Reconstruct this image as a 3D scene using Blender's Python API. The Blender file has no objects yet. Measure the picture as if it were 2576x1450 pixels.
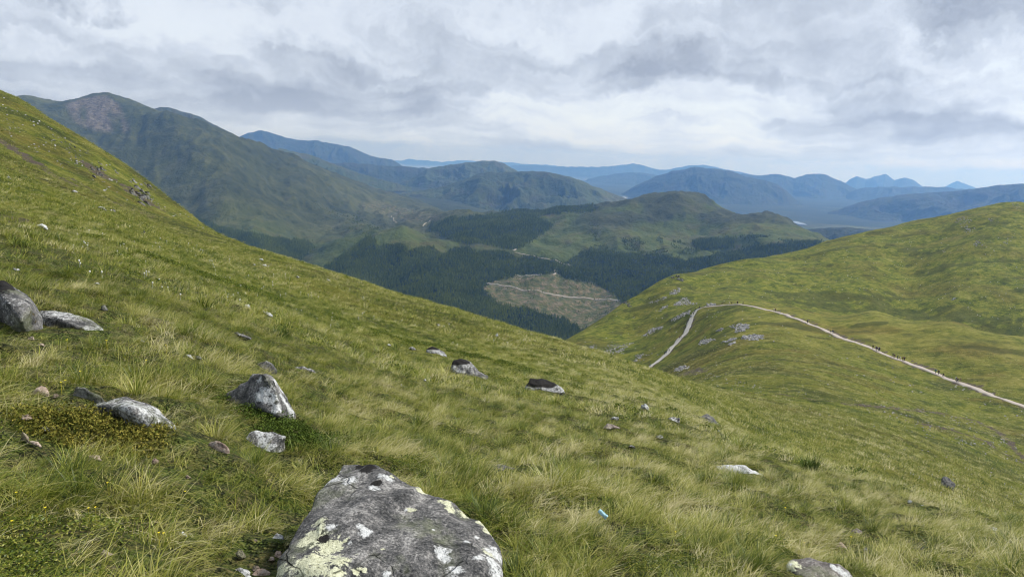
import bpy, bmesh, math, random
import numpy as np
from mathutils import Vector, Matrix

# ------------------------------------------------------------------ camera, sky, sun, exposure
SC = bpy.context.scene
COL = SC.collection
PITCH = math.radians(10.65)
ROLL = math.radians(2.5)
HFOV = math.radians(72.0)
cam_d = bpy.data.cameras.new('camera')
cam_d.sensor_width = 36.0
cam_d.lens = 18.0 / math.tan(HFOV / 2)
cam_d.clip_start = 0.05
cam_d.clip_end = 200000.0
cam = bpy.data.objects.new('camera', cam_d)
cam.rotation_euler = (Matrix.Rotation(math.pi / 2 - PITCH, 3, 'X') @ Matrix.Rotation(ROLL, 3, 'Z')).to_euler()
COL.objects.link(cam)
SC.camera = cam

SUN_EL, SUN_AZ = math.radians(46), math.radians(75)     # azimuth measured from +Y (view) towards +X
HAZE_DENSITY = 5.8e-5

def N(nt, t, **kw):
    n = nt.nodes.new(t)
    for k, v in kw.items():
        setattr(n, k, v)
    return n

def build_world():
    w = bpy.data.worlds.new('World'); SC.world = w; w.use_nodes = True
    nt = w.node_tree; nt.nodes.clear(); L = nt.links.new
    out = N(nt, 'ShaderNodeOutputWorld'); bg = N(nt, 'ShaderNodeBackground')
    sky = N(nt, 'ShaderNodeTexSky', sky_type='NISHITA', sun_disc=False, sun_elevation=SUN_EL, sun_rotation=SUN_AZ)
    sky.altitude = 600
    bg.inputs['Strength'].default_value = 0.12
    tc = N(nt, 'ShaderNodeTexCoord')
    sep = N(nt, 'ShaderNodeSeparateXYZ'); L(tc.outputs['Generated'], sep.inputs[0])
    # a cloud deck: directions meet a level layer overhead (clamped at the horizon)
    def math_(op, a, b=None, c=None, clamp=False):
        m = N(nt, 'ShaderNodeMath', operation=op); m.use_clamp = clamp
        for i, v in enumerate((a, b, c)):
            if v is None: continue
            if isinstance(v, (int, float)): m.inputs[i].default_value = v
            else: L(v, m.inputs[i])
        return m.outputs[0]
    z0 = math_('MAXIMUM', sep.outputs[2], 0.0)
    def tex(vec, scale, detail, rough, col=False):
        n = N(nt, 'ShaderNodeTexNoise', noise_dimensions='3D'); L(vec, n.inputs['Vector'])
        n.inputs['Scale'].default_value = scale; n.inputs['Detail'].default_value = detail; n.inputs['Roughness'].default_value = rough
        return n.outputs['Color' if col else 'Fac']
    # billows: the same puffy displacement in every direction of the sky
    bil = tex(tc.outputs['Generated'], 11.0, 6, 0.60, True)
    bs = N(nt, 'ShaderNodeSeparateXYZ'); L(bil, bs.inputs[0])
    def deck(lift, off):
        z = math_('ADD', z0, lift); den = math_('ADD', z, 0.10)
        px = math_('DIVIDE', sep.outputs[0], den); py = math_('DIVIDE', sep.outputs[1], den)
        px = math_('ADD', px, math_('MULTIPLY', math_('SUBTRACT', bs.outputs[0], 0.5), 1.1))
        py = math_('ADD', py, math_('MULTIPLY', math_('SUBTRACT', bs.outputs[1], 0.5), 2.3))
        cb = N(nt, 'ShaderNodeCombineXYZ'); L(px, cb.inputs[0]); L(py, cb.inputs[1]); cb.inputs[2].default_value = off
        return tex(cb.outputs[0], 0.8, 6, 0.54)
    OFF = 110.7
    d0 = deck(0.0, OFF); d1 = deck(0.022, OFF)
    # thick parts look grey from below, their upper edges catch the light
    s = math_('ADD', d0, math_('MULTIPLY', math_('SUBTRACT', d1, d0), 0.9))
    s = math_('ADD', s, math_('MULTIPLY', math_('SUBTRACT', bs.outputs[2], 0.5), 0.26))
    ramp = N(nt, 'ShaderNodeValToRGB'); L(s, ramp.inputs[0])
    e = ramp.color_ramp.elements
    e[0].position = 0.31; e[0].color = (7.5, 7.75, 8.2, 1)
    e[1].position = 0.68; e[1].color = (3.0, 3.4, 4.15, 1)
    for p, c in ((0.40, (6.4, 6.85, 7.5, 1)), (0.47, (5.4, 5.95, 6.8, 1)), (0.56, (4.3, 4.8, 5.6, 1))):
        el = e.new(p); el.color = c
    gap = N(nt, 'ShaderNodeMapRange'); L(s, gap.inputs[0])
    gap.inputs[1].default_value = 0.32; gap.inputs[2].default_value = 0.46; gap.inputs[3].default_value = 0.30; gap.inputs[4].default_value = 0.0
    mx = N(nt, 'ShaderNodeMix', data_type='RGBA'); L(gap.outputs[0], mx.inputs['Factor'])
    L(ramp.outputs[0], mx.inputs['A']); L(sky.outputs[0], mx.inputs['B'])
    # distant cloud loses contrast towards the horizon
    hz = N(nt, 'ShaderNodeMapRange'); L(z0, hz.inputs[0])
    hz.inputs[1].default_value = 0.0; hz.inputs[2].default_value = 0.07; hz.inputs[3].default_value = 0.40; hz.inputs[4].default_value = 0.0
    mx2 = N(nt, 'ShaderNodeMix', data_type='RGBA'); L(hz.outputs[0], mx2.inputs['Factor'])
    L(mx.outputs['Result'], mx2.inputs['A']); mx2.inputs['B'].default_value = (7.3, 7.8, 8.4, 1)
    L(mx2.outputs['Result'], bg.inputs['Color'])
    L(bg.outputs[0], out.inputs['Surface'])
build_world()

sd = bpy.data.lights.new('sun', 'SUN'); sd.energy = 4.2; sd.angle = math.radians(8); sd.color = (1.0, 0.95, 0.88)
sun = bpy.data.objects.new('sun', sd); COL.objects.link(sun)
sdir = Vector((math.sin(SUN_AZ) * math.cos(SUN_EL), math.cos(SUN_AZ) * math.cos(SUN_EL), math.sin(SUN_EL)))
sun.rotation_euler = sdir.to_track_quat('Z', 'Y').to_euler()

SC.view_settings.view_transform = 'Standard'
SC.view_settings.look = 'None'
SC.view_settings.exposure = 0.12
SC.view_settings.gamma = 1.0
SC.render.engine = 'CYCLES'
SC.cycles.use_denoising = True
SC.cycles.denoising_prefilter = 'ACCURATE'
SC.cycles.denoising_input_passes = 'RGB_ALBEDO_NORMAL'
SC.cycles.filter_width = 1.15
SC.cycles.max_bounces = 5
SC.cycles.diffuse_bounces = 2
SC.cycles.glossy_bounces = 2
SC.cycles.transmission_bounces = 2
SC.cycles.volume_bounces = 3
SC.cycles.transparent_max_bounces = 6

# ------------------------------------------------------------------ surveying: sighting lines from the camera station
FP = 1287.5 / math.tan(HFOV / 2)      # focal length in the units of a 2575-wide sighting sheet
CP, SP = math.cos(PITCH), math.sin(PITCH); CR, SR = math.cos(ROLL), math.sin(ROLL)
def sight(px, py):
    """azimuth and rise-per-horizontal-metre of the sighting line"""
    px = np.asarray(px, float); py = np.asarray(py, float)
    x0 = (px - 1287.5) / FP; d0 = (py - 725.0) / FP
    x = x0 * CR + d0 * SR; d = d0 * CR - x0 * SR
    fwd = CP - SP * d; dn = SP + CP * d
    h = np.hypot(x, fwd)
    return np.arctan2(x, fwd), -dn / h
def at_r(px, py, r):
    th, s = sight(px, py)
    return np.array([r * math.sin(th), r * math.cos(th), r * s])
def to_sheet(x, y, z):
    dep = CP * y - SP * z
    dwn = -(SP * y + CP * z)
    return 1287.5 + FP * (x * CR - dwn * SR) / dep, 725.0 + FP * (dwn * CR + x * SR) / dep

# ------------------------------------------------------------------ numpy noise
def _hash(ix, iy, seed):
    h = (ix.astype(np.int64) * 374761393 + iy.astype(np.int64) * 668265263 + seed * 1274126177) & 0xffffffff
    h = ((h ^ (h >> 13)) * 1274126177) & 0xffffffff
    return (h ^ (h >> 16)) & 0xffff
def perlin(x, y, seed=0):
    x0 = np.floor(x); y0 = np.floor(y); fx = x - x0; fy = y - y0
    u = fx * fx * fx * (fx * (fx * 6 - 15) + 10); v = fy * fy * fy * (fy * (fy * 6 - 15) + 10)
    def g(dx, dy):
        a = _hash(x0 + dx, y0 + dy, seed) * (2 * math.pi / 65536.0)
        return np.cos(a) * (fx - dx) + np.sin(a) * (fy - dy)
    a = g(0, 0); b = g(1, 0); c = g(0, 1); d = g(1, 1)
    return ((a + (b - a) * u) * (1 - v) + (c + (d - c) * u) * v) * 1.5
def fbm(x, y, octv=4, seed=0, gain=0.5, lac=2.03):
    t = np.zeros_like(np.asarray(x, float)); a = 1.0
    for i in range(octv):
        t += a * perlin(x, y, seed + i * 17); a *= gain; x = x * lac + 13.7; y = y * lac + 7.3
    return t
def ridged(x, y, octv=4, seed=0, gain=0.5):
    t = np.zeros_like(np.asarray(x, float)); a = 1.0
    for i in range(octv):
        t += a * (1 - 2 * np.abs(perlin(x, y, seed + i * 17))); a *= gain; x = x * 2.03 + 5.1; y = y * 2.03 + 9.2
    return t
def sstep(a, b, x):
    t = np.clip((x - a) / (b - a), 0, 1); return t * t * (3 - 2 * t)

def in_poly(px, py, poly):
    px = np.asarray(px); py = np.asarray(py)
    c = np.zeros(px.shape, bool); n = len(poly)
    for i in range(n):
        x1, y1 = poly[i]; x2, y2 = poly[(i + 1) % n]
        if y1 == y2: continue
        cond = ((y1 > py) != (y2 > py)) & (px < (x2 - x1) * (py - y1) / (y2 - y1) + x1)
        c ^= cond
    return c

# ------------------------------------------------------------------ thin-plate surfaces over (azimuth, log range)
KT = 4.0
class Plate:
    def __init__(self, pts, smooth=1e-3):
        P = np.array([(th * KT, math.log(r)) for th, r, v in pts]); V = np.array([v for *_, v in pts])
        n = len(P); d = np.hypot(P[:, None, 0] - P[None, :, 0], P[:, None, 1] - P[None, :, 1])
        K = np.where(d > 0, d * d * np.log(np.maximum(d, 1e-9)), 0.0) + np.eye(n) * smooth
        A = np.zeros((n + 3, n + 3)); A[:n, :n] = K
        A[:n, n] = 1; A[:n, n + 1:] = P; A[n, :n] = 1; A[n + 1:, :n] = P.T
        self.P = P; self.n = n; self.w = np.linalg.solve(A, np.concatenate([V, [0, 0, 0]]))
    def __call__(self, th, r):
        a = np.asarray(th, float).ravel() * KT; b = np.log(np.asarray(r, float).ravel())
        out = self.w[self.n] + self.w[self.n + 1] * a + self.w[self.n + 2] * b
        for i in range(self.n):
            d2 = (a - self.P[i, 0]) ** 2 + (b - self.P[i, 1]) ** 2
            out += self.w[i] * 0.5 * d2 * np.log(np.maximum(d2, 1e-18))
        return out.reshape(np.shape(th))

class Field:
    """terrain sampled on a grid that is fine near the camera station and coarse far away"""
    def __init__(self, th0, th1, nth, r0, r1, nr, zfun):
        self.th = np.linspace(th0, th1, nth); self.lr = np.linspace(math.log(r0), math.log(r1), nr)
        T, R = np.meshgrid(self.th, np.exp(self.lr))
        self.X = R * np.sin(T); self.Y = R * np.cos(T)
        self.Z = zfun(T, R, self.X, self.Y)
        self.T, self.R = T, R
    def z(self, x, y):
        x = np.asarray(x, float); y = np.asarray(y, float)
        i = (np.log(np.hypot(x, y)) - self.lr[0]) / (self.lr[1] - self.lr[0]); j = (np.arctan2(x, y) - self.th[0]) / (self.th[1] - self.th[0])
        i = np.clip(i, 0, len(self.lr) - 1.001); j = np.clip(j, 0, len(self.th) - 1.001)
        i0 = i.astype(int); j0 = j.astype(int); fi = i - i0; fj = j - j0; Z = self.Z
        return (Z[i0, j0] * (1 - fi) + Z[i0 + 1, j0] * fi) * (1 - fj) + (Z[i0, j0 + 1] * (1 - fi) + Z[i0 + 1, j0 + 1] * fi) * fj
    def normal(self, x, y, e=None):
        e = 0.02 * np.hypot(x, y) if e is None else e
        dx = (self.z(x + e, y) - self.z(x - e, y)) / (2 * e); dy = (self.z(x, y + e) - self.z(x, y - e)) / (2 * e)
        n = np.stack([-dx, -dy, np.ones_like(dx)], -1)
        return n / np.linalg.norm(n, axis=-1, keepdims=True)
    def hit(self, px, py, rmin=None, rmax=None):
        """where a sighting line first meets the ground"""
        th, s = sight(px, py)
        th = float(th); s = float(s)
        lo = self.lr[0] if rmin is None else math.log(rmin); hi = self.lr[-1] if rmax is None else math.log(rmax)
        r = np.exp(np.linspace(lo, hi, 3000))
        zz = self.z(r * math.sin(th), r * math.cos(th)); below = (r * s) <= zz
        k = int(np.argmax(below)) if below.any() else int(np.argmin(r * s - zz))
        rr = r[k]
        return np.array([rr * math.sin(th), rr * math.cos(th), self.z(rr * math.sin(th), rr * math.cos(th))])
    def visible(self, x, y, z, slack=0.0):
        """is a point on this ground in plain sight of the station?"""
        x = np.asarray(x); y = np.asarray(y); z = np.asarray(z)
        ok = np.ones(x.shape, bool)
        for f in np.exp(np.linspace(math.log(0.02), math.log(0.985), 60)):
            ok &= self.z(x * f, y * f) <= z * f + slack
        return ok

def grid_mesh(name, X, Y, Z, mat, attrs=None, smooth=True):
    nr, nt = X.shape
    me = bpy.data.meshes.new(name)
    co = np.stack([X, Y, Z], -1).reshape(-1, 3).astype(np.float32)
    i = np.arange(nr * nt).reshape(nr, nt)
    q = np.stack([i[:-1, :-1], i[:-1, 1:], i[1:, 1:], i[1:, :-1]], -1).reshape(-1, 4)
    me.vertices.add(len(co)); me.vertices.foreach_set('co', co.ravel())
    me.loops.add(q.size); me.loops.foreach_set('vertex_index', q.ravel().astype(np.int32))
    me.polygons.add(len(q)); me.polygons.foreach_set('loop_start', np.arange(0, q.size, 4, dtype=np.int32))
    me.update(calc_edges=True)
    me.polygons.foreach_set('use_smooth', np.full(len(q), smooth))
    for k, v in (attrs or {}).items():
        a = me.attributes.new(k, 'FLOAT', 'POINT'); a.data.foreach_set('value', np.asarray(v, np.float32).ravel())
    me.materials.append(mat)
    o = bpy.data.objects.new(name, me); COL.objects.link(o)
    return o
def raw_mesh(name, co, faces, mat=None, smooth=False, attrs=None):
    me = bpy.data.meshes.new(name); me.from_pydata([tuple(c) for c in co], [], [tuple(f) for f in faces]); me.update()
    if smooth: me.polygons.foreach_set('use_smooth', np.full(len(me.polygons), True))
    for k, v in (attrs or {}).items():
        a = me.attributes.new(k, 'FLOAT', 'POINT'); a.data.foreach_set('value', np.asarray(v, np.float32).ravel())
    if mat: me.materials.append(mat)
    return me
def link(name, me, loc=(0, 0, 0), parent=None):
    o = bpy.data.objects.new(name, me); o.location = loc; COL.objects.link(o)
    if parent: o.parent = parent
    return o
def tag(o, label=None, cat=None, group=None, kind=None):
    if label: o['label'] = label
    if cat: o['category'] = cat
    if group: o['group'] = group
    if kind: o['kind'] = kind
    return o

# ------------------------------------------------------------------ materials
class Mat:
    def __init__(self, name):
        self.m = bpy.data.materials.new(name); self.m.use_nodes = True
        self.nt = self.m.node_tree; self.nt.nodes.clear()
        self.out = N(self.nt, 'ShaderNodeOutputMaterial')
        self.bsdf = N(self.nt, 'ShaderNodeBsdfPrincipled')
        self.bsdf.inputs['Roughness'].default_value = 0.9
        self.bsdf.inputs['Specular IOR Level'].default_value = 0.15
        self.nt.links.new(self.bsdf.outputs[0], self.out.inputs['Surface'])
        self.L = self.nt.links.new
        self.pos = N(self.nt, 'ShaderNodeNewGeometry').outputs['Position']
    def val(self, v, sock):
        if isinstance(v, (int, float)): sock.default_value = v
        elif isinstance(v, (tuple, list)): sock.default_value = tuple(v) + ((1,) if len(v) == 3 and sock.type == 'RGBA' else ())
        else: self.L(v, sock)
    def obj(self):
        return N(self.nt, 'ShaderNodeTexCoord').outputs['Object']
    def scaled(self, vec, s):
        m = N(self.nt, 'ShaderNodeMapping'); self.L(vec, m.inputs['Vector']); m.inputs['Scale'].default_value = s
        return m.outputs[0]
    def noise(self, vec, scale, detail=5, rough=0.55, dist=0.0):
        n = N(self.nt, 'ShaderNodeTexNoise'); self.L(vec, n.inputs['Vector'])
        n.inputs['Scale'].default_value = scale; n.inputs['Detail'].default_value = detail
        n.inputs['Roughness'].default_value = rough; n.inputs['Distortion'].default_value = dist
        return n.outputs['Fac']
    def attr(self, name, kind='GEOMETRY'):
        a = N(self.nt, 'ShaderNodeAttribute', attribute_name=name); a.attribute_type = kind
        return a.outputs['Fac']
    def rng(self, v, a, b, c=0.0, d=1.0):
        m = N(self.nt, 'ShaderNodeMapRange'); self.L(v, m.inputs[0])
        for i, x in enumerate((a, b, c, d)): m.inputs[i + 1].default_value = x
        return m.outputs[0]
    def math(self, op, a, b):
        m = N(self.nt, 'ShaderNodeMath', operation=op); self.val(a, m.inputs[0]); self.val(b, m.inputs[1]); return m.outputs[0]
    def mix(self, f, a, b, mode='MIX'):
        m = N(self.nt, 'ShaderNodeMix', data_type='RGBA', blend_type=mode)
        self.val(f, m.inputs['Factor']); self.val(a, m.inputs['A']); self.val(b, m.inputs['B']); return m.outputs['Result']
    def ramp(self, f, stops):
        r = N(self.nt, 'ShaderNodeValToRGB'); self.L(f, r.inputs[0]); e = r.color_ramp.elements
        e[0].position, e[0].color = stops[0][0], tuple(stops[0][1]) + (1,)
        e[1].position, e[1].color = stops[-1][0], tuple(stops[-1][1]) + (1,)
        for p, c in stops[1:-1]:
            x = e.new(p); x.color = tuple(c) + (1,)
        return r.outputs[0]
    def bump(self, h, strength, dist):
        b = N(self.nt, 'ShaderNodeBump'); b.inputs['Strength'].default_value = strength; b.inputs['Distance'].default_value = dist
        self.L(h, b.inputs['Height']); self.L(b.outputs[0], self.bsdf.inputs['Normal'])
    def color(self, c): self.val(c, self.bsdf.inputs['Base Color'])

def mat_plain(name, c, rough=0.85):
    k = Mat(name); k.color(c); k.bsdf.inputs['Roughness'].default_value = rough; return k.m

def mat_hillside():
    k = Mat('hillside_turf'); p = k.pos
    n1 = k.noise(p, 0.035, 6, 0.6, 0.4); n2 = k.noise(k.scaled(p, (0.6, 0.9, 0.9)), 0.5, 8, 0.68, 0.3); n3 = k.noise(p, 2.6, 4, 0.65)
    n4 = k.noise(k.scaled(p, (1, 1, 1)), 0.11, 8, 0.6, 0.3)
    f = k.math('ADD', k.math('MULTIPLY', n2, 0.55), k.math('MULTIPLY', n4, 0.45))
    c = k.ramp(f, [(0.37, (0.026, 0.042, 0.006)), (0.445, (0.076, 0.104, 0.010)), (0.50, (0.138, 0.162, 0.016)), (0.555, (0.205, 0.212, 0.028)), (0.64, (0.29, 0.275, 0.075))])
    c = k.mix(k.rng(n1, 0.45, 0.66, 0, 0.45), c, (0.135, 0.098, 0.026))
    n6 = k.noise(p, 1.1, 6, 0.78)
    c = k.mix(k.rng(n6, 0.50, 0.62, 0.0, 0.62), c, (0.034, 0.048, 0.008))  # dark specks paint the shadows of tussocks into the turf
    c = k.mix(k.rng(n6, 0.44, 0.36, 0.0, 0.45), c, (0.30, 0.28, 0.085))
    n8 = k.noise(k.scaled(p, (1.0, 2.2, 2.2)), 16.0, 5, 0.75); n9 = k.noise(p, 5.0, 4, 0.6)
    near = k.attr('near')
    c = k.mix(k.math('MULTIPLY', near, .9), c, k.mix(k.rng(n9, .42, .58), k.ramp(n8, [(0.38, (0.020, 0.026, 0.008)), (0.5, (0.060, 0.066, 0.016)), (0.6, (0.17, 0.14, 0.06))]), k.ramp(n8, [(0.38, (0.026, 0.040, 0.008)), (0.5, (0.075, 0.105, 0.016)), (0.62, (0.19, 0.19, 0.05))])))
    c = k.mix(k.attr('pale'), c, k.ramp(f, [(0.38, (0.105, 0.118, 0.018)), (0.5, (0.20, 0.198, 0.034)), (0.6, (0.29, 0.262, 0.065))]))
    c = k.mix(k.attr('rust'), c, k.ramp(f, [(0.38, (0.050, 0.050, 0.010)), (0.5, (0.125, 0.098, 0.018)), (0.6, (0.20, 0.155, 0.035))]))
    sharp = lambda a: k.rng(k.math('ADD', k.attr(a), k.math('ADD', k.math('MULTIPLY', k.math('SUBTRACT', n2, .5), 1.3), k.math('MULTIPLY', k.math('SUBTRACT', n6, .5), .8))), .38, .62)
    c = k.mix(k.math('MULTIPLY', sharp('heath'), .6), c, k.mix(n3, (0.022, 0.032, 0.008), (0.060, 0.074, 0.016)))
    c = k.mix(sharp('soil'), c, k.mix(n3, (0.05, 0.04, 0.03), (0.17, 0.135, 0.10)))
    c = k.mix(k.attr('rockiness'), c, k.mix(n3, (0.08, 0.08, 0.075), (0.34, 0.34, 0.33)))
    k.color(c)
    k.bump(k.math('ADD', k.math('ADD', n3, n6), k.math('MULTIPLY', n2, 1.5)), 1.0, 0.6)
    return k.m
def mat_mountain(name, cols, heather, sc=1.0, scree=None):
    k = Mat(name); p = k.pos
    n1 = k.noise(p, 0.0011 * sc, 7, 0.6, 0.5); n2 = k.noise(k.scaled(p, (1, 1, 0.4)), 0.008 * sc, 8, 0.66, 0.4); n3 = k.noise(p, 0.05 * sc, 5, 0.65)
    f = k.math('ADD', k.math('MULTIPLY', n1, 0.4), k.math('ADD', k.math('MULTIPLY', n2, 0.4), k.math('MULTIPLY', n3, 0.2)))
    c = k.ramp(f, [(0.36, cols[0]), (0.5, cols[1]), (0.64, cols[2])])
    c = k.mix(k.rng(n2, 0.48, 0.66, 0, 0.7), c, heather)
    c = k.mix(k.attr('moor'), c, k.ramp(f, [(0.40, (0.020, 0.024, 0.009)), (0.5, (0.046, 0.052, 0.019)), (0.60, (0.092, 0.098, 0.038))]))  # dark moor tones: painted cloud shadow, and real heather on the wooded hill
    c = k.mix(k.attr('wood'), c, (0.020, 0.032, 0.012))
    c = k.mix(k.attr('felled'), c, k.ramp(n3, [(0.38, (0.050, 0.058, 0.016)), (0.47, (0.082, 0.092, 0.030)), (0.54, (0.110, 0.092, 0.042)), (0.64, (0.19, 0.155, 0.10))]))
    c = k.mix(k.attr('scree'), c, k.ramp(n3, [(0.36, (0.070, 0.060, 0.044)), (0.62, (0.165, 0.145, 0.112))]))
    k.color(c); k.bump(k.math('ADD', n2, k.math('MULTIPLY', n3, 0.25)), 0.8, 40.0 / sc)
    return k.m

M_hill = mat_hillside()
M_glen = mat_mountain('glen_moor', [(0.026, 0.040, 0.008), (0.066, 0.086, 0.016), (0.145, 0.150, 0.032)], (0.052, 0.042, 0.020))
M_mount = mat_mountain('mountain_moor_cloudshade', [(0.028, 0.036, 0.018), (0.052, 0.060, 0.026), (0.088, 0.090, 0.040)], (0.045, 0.036, 0.032))  # dark base colours carry the cloud shadow lying on the mountain
M_mid = mat_mountain('mid_moor', [(0.030, 0.042, 0.014), (0.058, 0.074, 0.022), (0.11, 0.115, 0.04)], (0.050, 0.044, 0.028), 0.7)
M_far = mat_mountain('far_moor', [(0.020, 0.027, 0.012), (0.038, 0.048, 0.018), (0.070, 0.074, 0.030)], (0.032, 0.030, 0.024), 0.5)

# ------------------------------------------------------------------ the hillside: near slope, flank, gully, spur and the hill across the gully
H_EYE = 1.6
def C(px, py, r):
    th, s = sight(px, py); return (float(th), r, float(s) + H_EYE / r)
CP0 = []
for px, py, r in [
    (0,1450,3.3),(640,1450,3.5),(1287,1450,4.0),(1900,1450,5.2),(2575,1450,7.5),
    (0,830,8.5),(300,1090,5.4),(640,1045,6.8),(1287,1100,9.8),(1370,985,20),(1175,945,21),(600,800,16),(0,640,15.5),(0,560,24),(0,480,52),
    (250,600,30),(250,680,16),(450,650,38),(700,720,48),(900,800,42),(1100,870,36),(1400,920,40),
    (1780,1060,26),(2060,1430,6.2),(2060,1168,20),(2300,1240,18),(2575,1333,17),(1640,1000,32),
    # far brow of the near slope
    (580,605,140),(690,650,130),(800,692,122),(1000,757,110),(1200,815,98),(1400,868,86),(1560,907,75),(1640,928,70),
    # left flank
    (0,228,240),(75,268,240),(150,318,235),(300,420,225),(400,492,205),(500,556,175),
    (0,400,95),(0,330,150),(150,480,75),(150,400,140),(300,530,75),(300,470,140),(430,590,85),(430,540,140),
    # gully and far side below the path
    (2575,1302,70),(2575,1150,150),(2575,1020,262),(2400,1180,85),(2400,1050,190),(2405,957,290),(2250,1120,80),(2250,1000,190),(2250,898,312),
    (2100,1060,90),(2100,930,220),(2100,838,345),(1900,1080,52),(1900,1000,110),(1900,930,190),(1900,850,300),(1950,788,382),
    (1860,764,425),(1755,778,440),(1730,835,405),(1690,880,378),(1640,924,350),(1750,940,230),(1800,850,340),
    # brow of the spur
    (2000,768,430),(2200,779,420),(2400,810,405),(2575,850,390),
    # hill beyond
    (2575,835,560),(2400,800,570),(2200,768,580),(2000,752,560),(1860,750,520),(1755,765,480),
    (2575,650,720),(2300,690,690),(2000,690,650),(1750,730,560),(1600,830,480),(1500,880,430),
    (2575,508,900),(2450,525,900),(2300,555,890),(2180,582,860),(2080,607,830),(1900,647,740),(1790,672,680),(1700,690,625),(1640,720,590),(1560,772,545),(1490,822,505),(1420,860,475),
]:
    CP0.append(C(px, py, r))
def sil_drop(lst):
    for px, r, s_drop in lst:
        CP0.append((float(sight(px, 700)[0]), r, s_drop))
def plate_s(px, py): return float(sight(px, py)[1])
# ground falls away out of sight behind each brow (azimuth by sheet column, range, height per metre)
for px, py, r, drop in [(0,228,400,.10),(150,318,390,.11),(300,420,370,.12),(450,525,330,.12),(580,605,240,.10),(700,655,220,.10),(800,692,210,.11),(1000,757,200,.11),(1200,815,185,.11),(1400,868,165,.11),
                        (1560,907,150,.07),(1640,928,140,.035),
                        (0,228,900,.40),(300,420,900,.34),(580,605,700,.30),(800,692,600,.27),(1000,757,560,.24),(1200,815,520,.21),(1400,868,330,.10),
                        (2575,508,1400,.12),(2300,555,1400,.12),(2080,607,1300,.12),(1900,647,1150,.12),(1700,690,950,.12),(1560,772,850,.12),(1420,860,750,.12),
                        (2575,850,428,.020),(2400,810,445,.020),(2200,779,460,.018),(2000,768,468,.010),(2575,850,475,.050),(2400,810,490,.050),(2200,779,500,.040),(2000,768,505,.018),
                        (2575,1333,36,.022),(2300,1240,36,.018),(2060,1168,36,.012)]:
    th, s = sight(px, py); CP0.append((float(th), r, float(s) - drop + H_EYE / r))
plate0 = Plate(CP0)
def z_hill(T, R, X, Y):
    s = plate0(np.clip(T, -0.78, 0.78), R) - H_EYE / R
    z = s * R
    far = sstep(3, 60, R)
    z += far * (0.30 * fbm(X / 9, Y / 9, 3, 5) + sstep(40, 200, R) * (0.9 * fbm(X / 38, Y / 38, 4, 9)) + sstep(250, 600, R) * 1.6 * fbm(X / 70, Y / 70, 4, 19))
    z += sstep(1.5, 4, R) * (0.085 * fbm(X / 0.75, Y / 0.75, 3, 21) + 0.10 * fbm(X / 2.6, Y / 2.6, 2, 33)) * (1 - 0.5 * sstep(100, 300, R))
    # broken rocky steps on the far edge of the spur and the crags of the flank
    return z
HILL = Field(-0.80, 0.80, 470, 0.9, 1500, 900, z_hill)
U0, V0 = to_sheet(HILL.X, HILL.Y, HILL.Z)
def soft(poly, grow=10):
    m = in_poly(U0, V0, poly).astype(float)
    for _ in range(2):
        m[1:-1, 1:-1] = (m[1:-1, 1:-1] * 2 + m[:-2, 1:-1] + m[2:, 1:-1] + m[1:-1, :-2] + m[1:-1, 2:]) / 6
    return m
soil = np.zeros_like(HILL.Z); heath = np.zeros_like(HILL.Z); rocki = np.zeros_like(HILL.Z); pale = np.zeros_like(HILL.Z)
def seg_dist(X, Y, L_):
    d = np.full(X.shape, 1e9)
    for a, b in zip(L_[:-1], L_[1:]):
        ab = b - a; t = np.clip(((X - a[0]) * ab[0] + (Y - a[1]) * ab[1]) / (ab @ ab + 1e-9), 0, 1)
        d = np.minimum(d, np.hypot(X - a[0] - t * ab[0], Y - a[1] - t * ab[1]))
    return d
def survey(pts, rmin=None, rmax=None): return np.array([HILL.hit(px, py, rmin, rmax)[:2] for px, py in pts])
_X, _Y = HILL.X, HILL.Y
rag = fbm(_X / 6, _Y / 6, 3, 301); rag2 = fbm(_X / 2, _Y / 2, 3, 302)
# the stream cut, peat banks, the worn track on the flank
for pts, w, r0 in [([(1960,990),(2060,1005),(2182,1020),(2250,1026),(2315,1030),(2380,1040),(2455,1057),(2510,1085),(2549,1127),(2600,1170)], 1.0, 60), ([(2300,1062),(2400,1082),(2480,1108),(2575,1165)], .8, 60),
                   ([(1725,936),(1745,933),(1765,936)], 3.2, 150), ([(2080,826),(2130,848),(2180,865),(2230,885)], .8, 250), ([(2290,905),(2340,926),(2400,940)], .7, 200), ([(1960,782),(2010,797),(2060,818)], .7, 280),
                   ([(0,352),(24,366),(52,385),(85,410),(115,430),(150,452),(165,457)], 1.5, 60), ([(184,450),(216,470),(250,490),(290,510),(340,530),(385,546)], .55, 60), ([(0,553),(30,548),(62,555)], .35, 15), ([(230,480),(262,500)], .5, 60), ([(318,468),(335,482),(350,495),(372,508)], 3.0, 80), ([(225,415),(245,432),(262,448)], 2.2, 80)]:
    d = seg_dist(_X, _Y, survey(pts, r0)) ; soil = np.maximum(soil, sstep(1.0, .45, d / w + .55 * rag2 + .2 * rag) * (HILL.R > r0 * .5))
PATH_A = [(1762,774.5),(1790,770),(1830,766),(1860,765),(1900,772),(1940,781),(1990,798),(2030,812),(2090,837),(2125,853),(2185,873),(2228,893),(2274,908),(2318,926),(2370,947),(2422,965),(2475,986),(2527,1005),(2576,1021),(2640,1048)]
PATH_B = [(1762,775),(1748,783),(1738,801),(1732,821),(1722,841),(1706,855),(1690,873),(1676,891),(1656,907),(1632,925)]
for pts, w in ((PATH_A, 3.6), (PATH_B, 4.0)):
    d = seg_dist(_X, _Y, survey(pts, 150, 600)); soil = np.maximum(soil, .8 * sstep(1.0, .2, d / w + .5 * rag2 + .35 * rag) * (HILL.R > 150))
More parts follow.
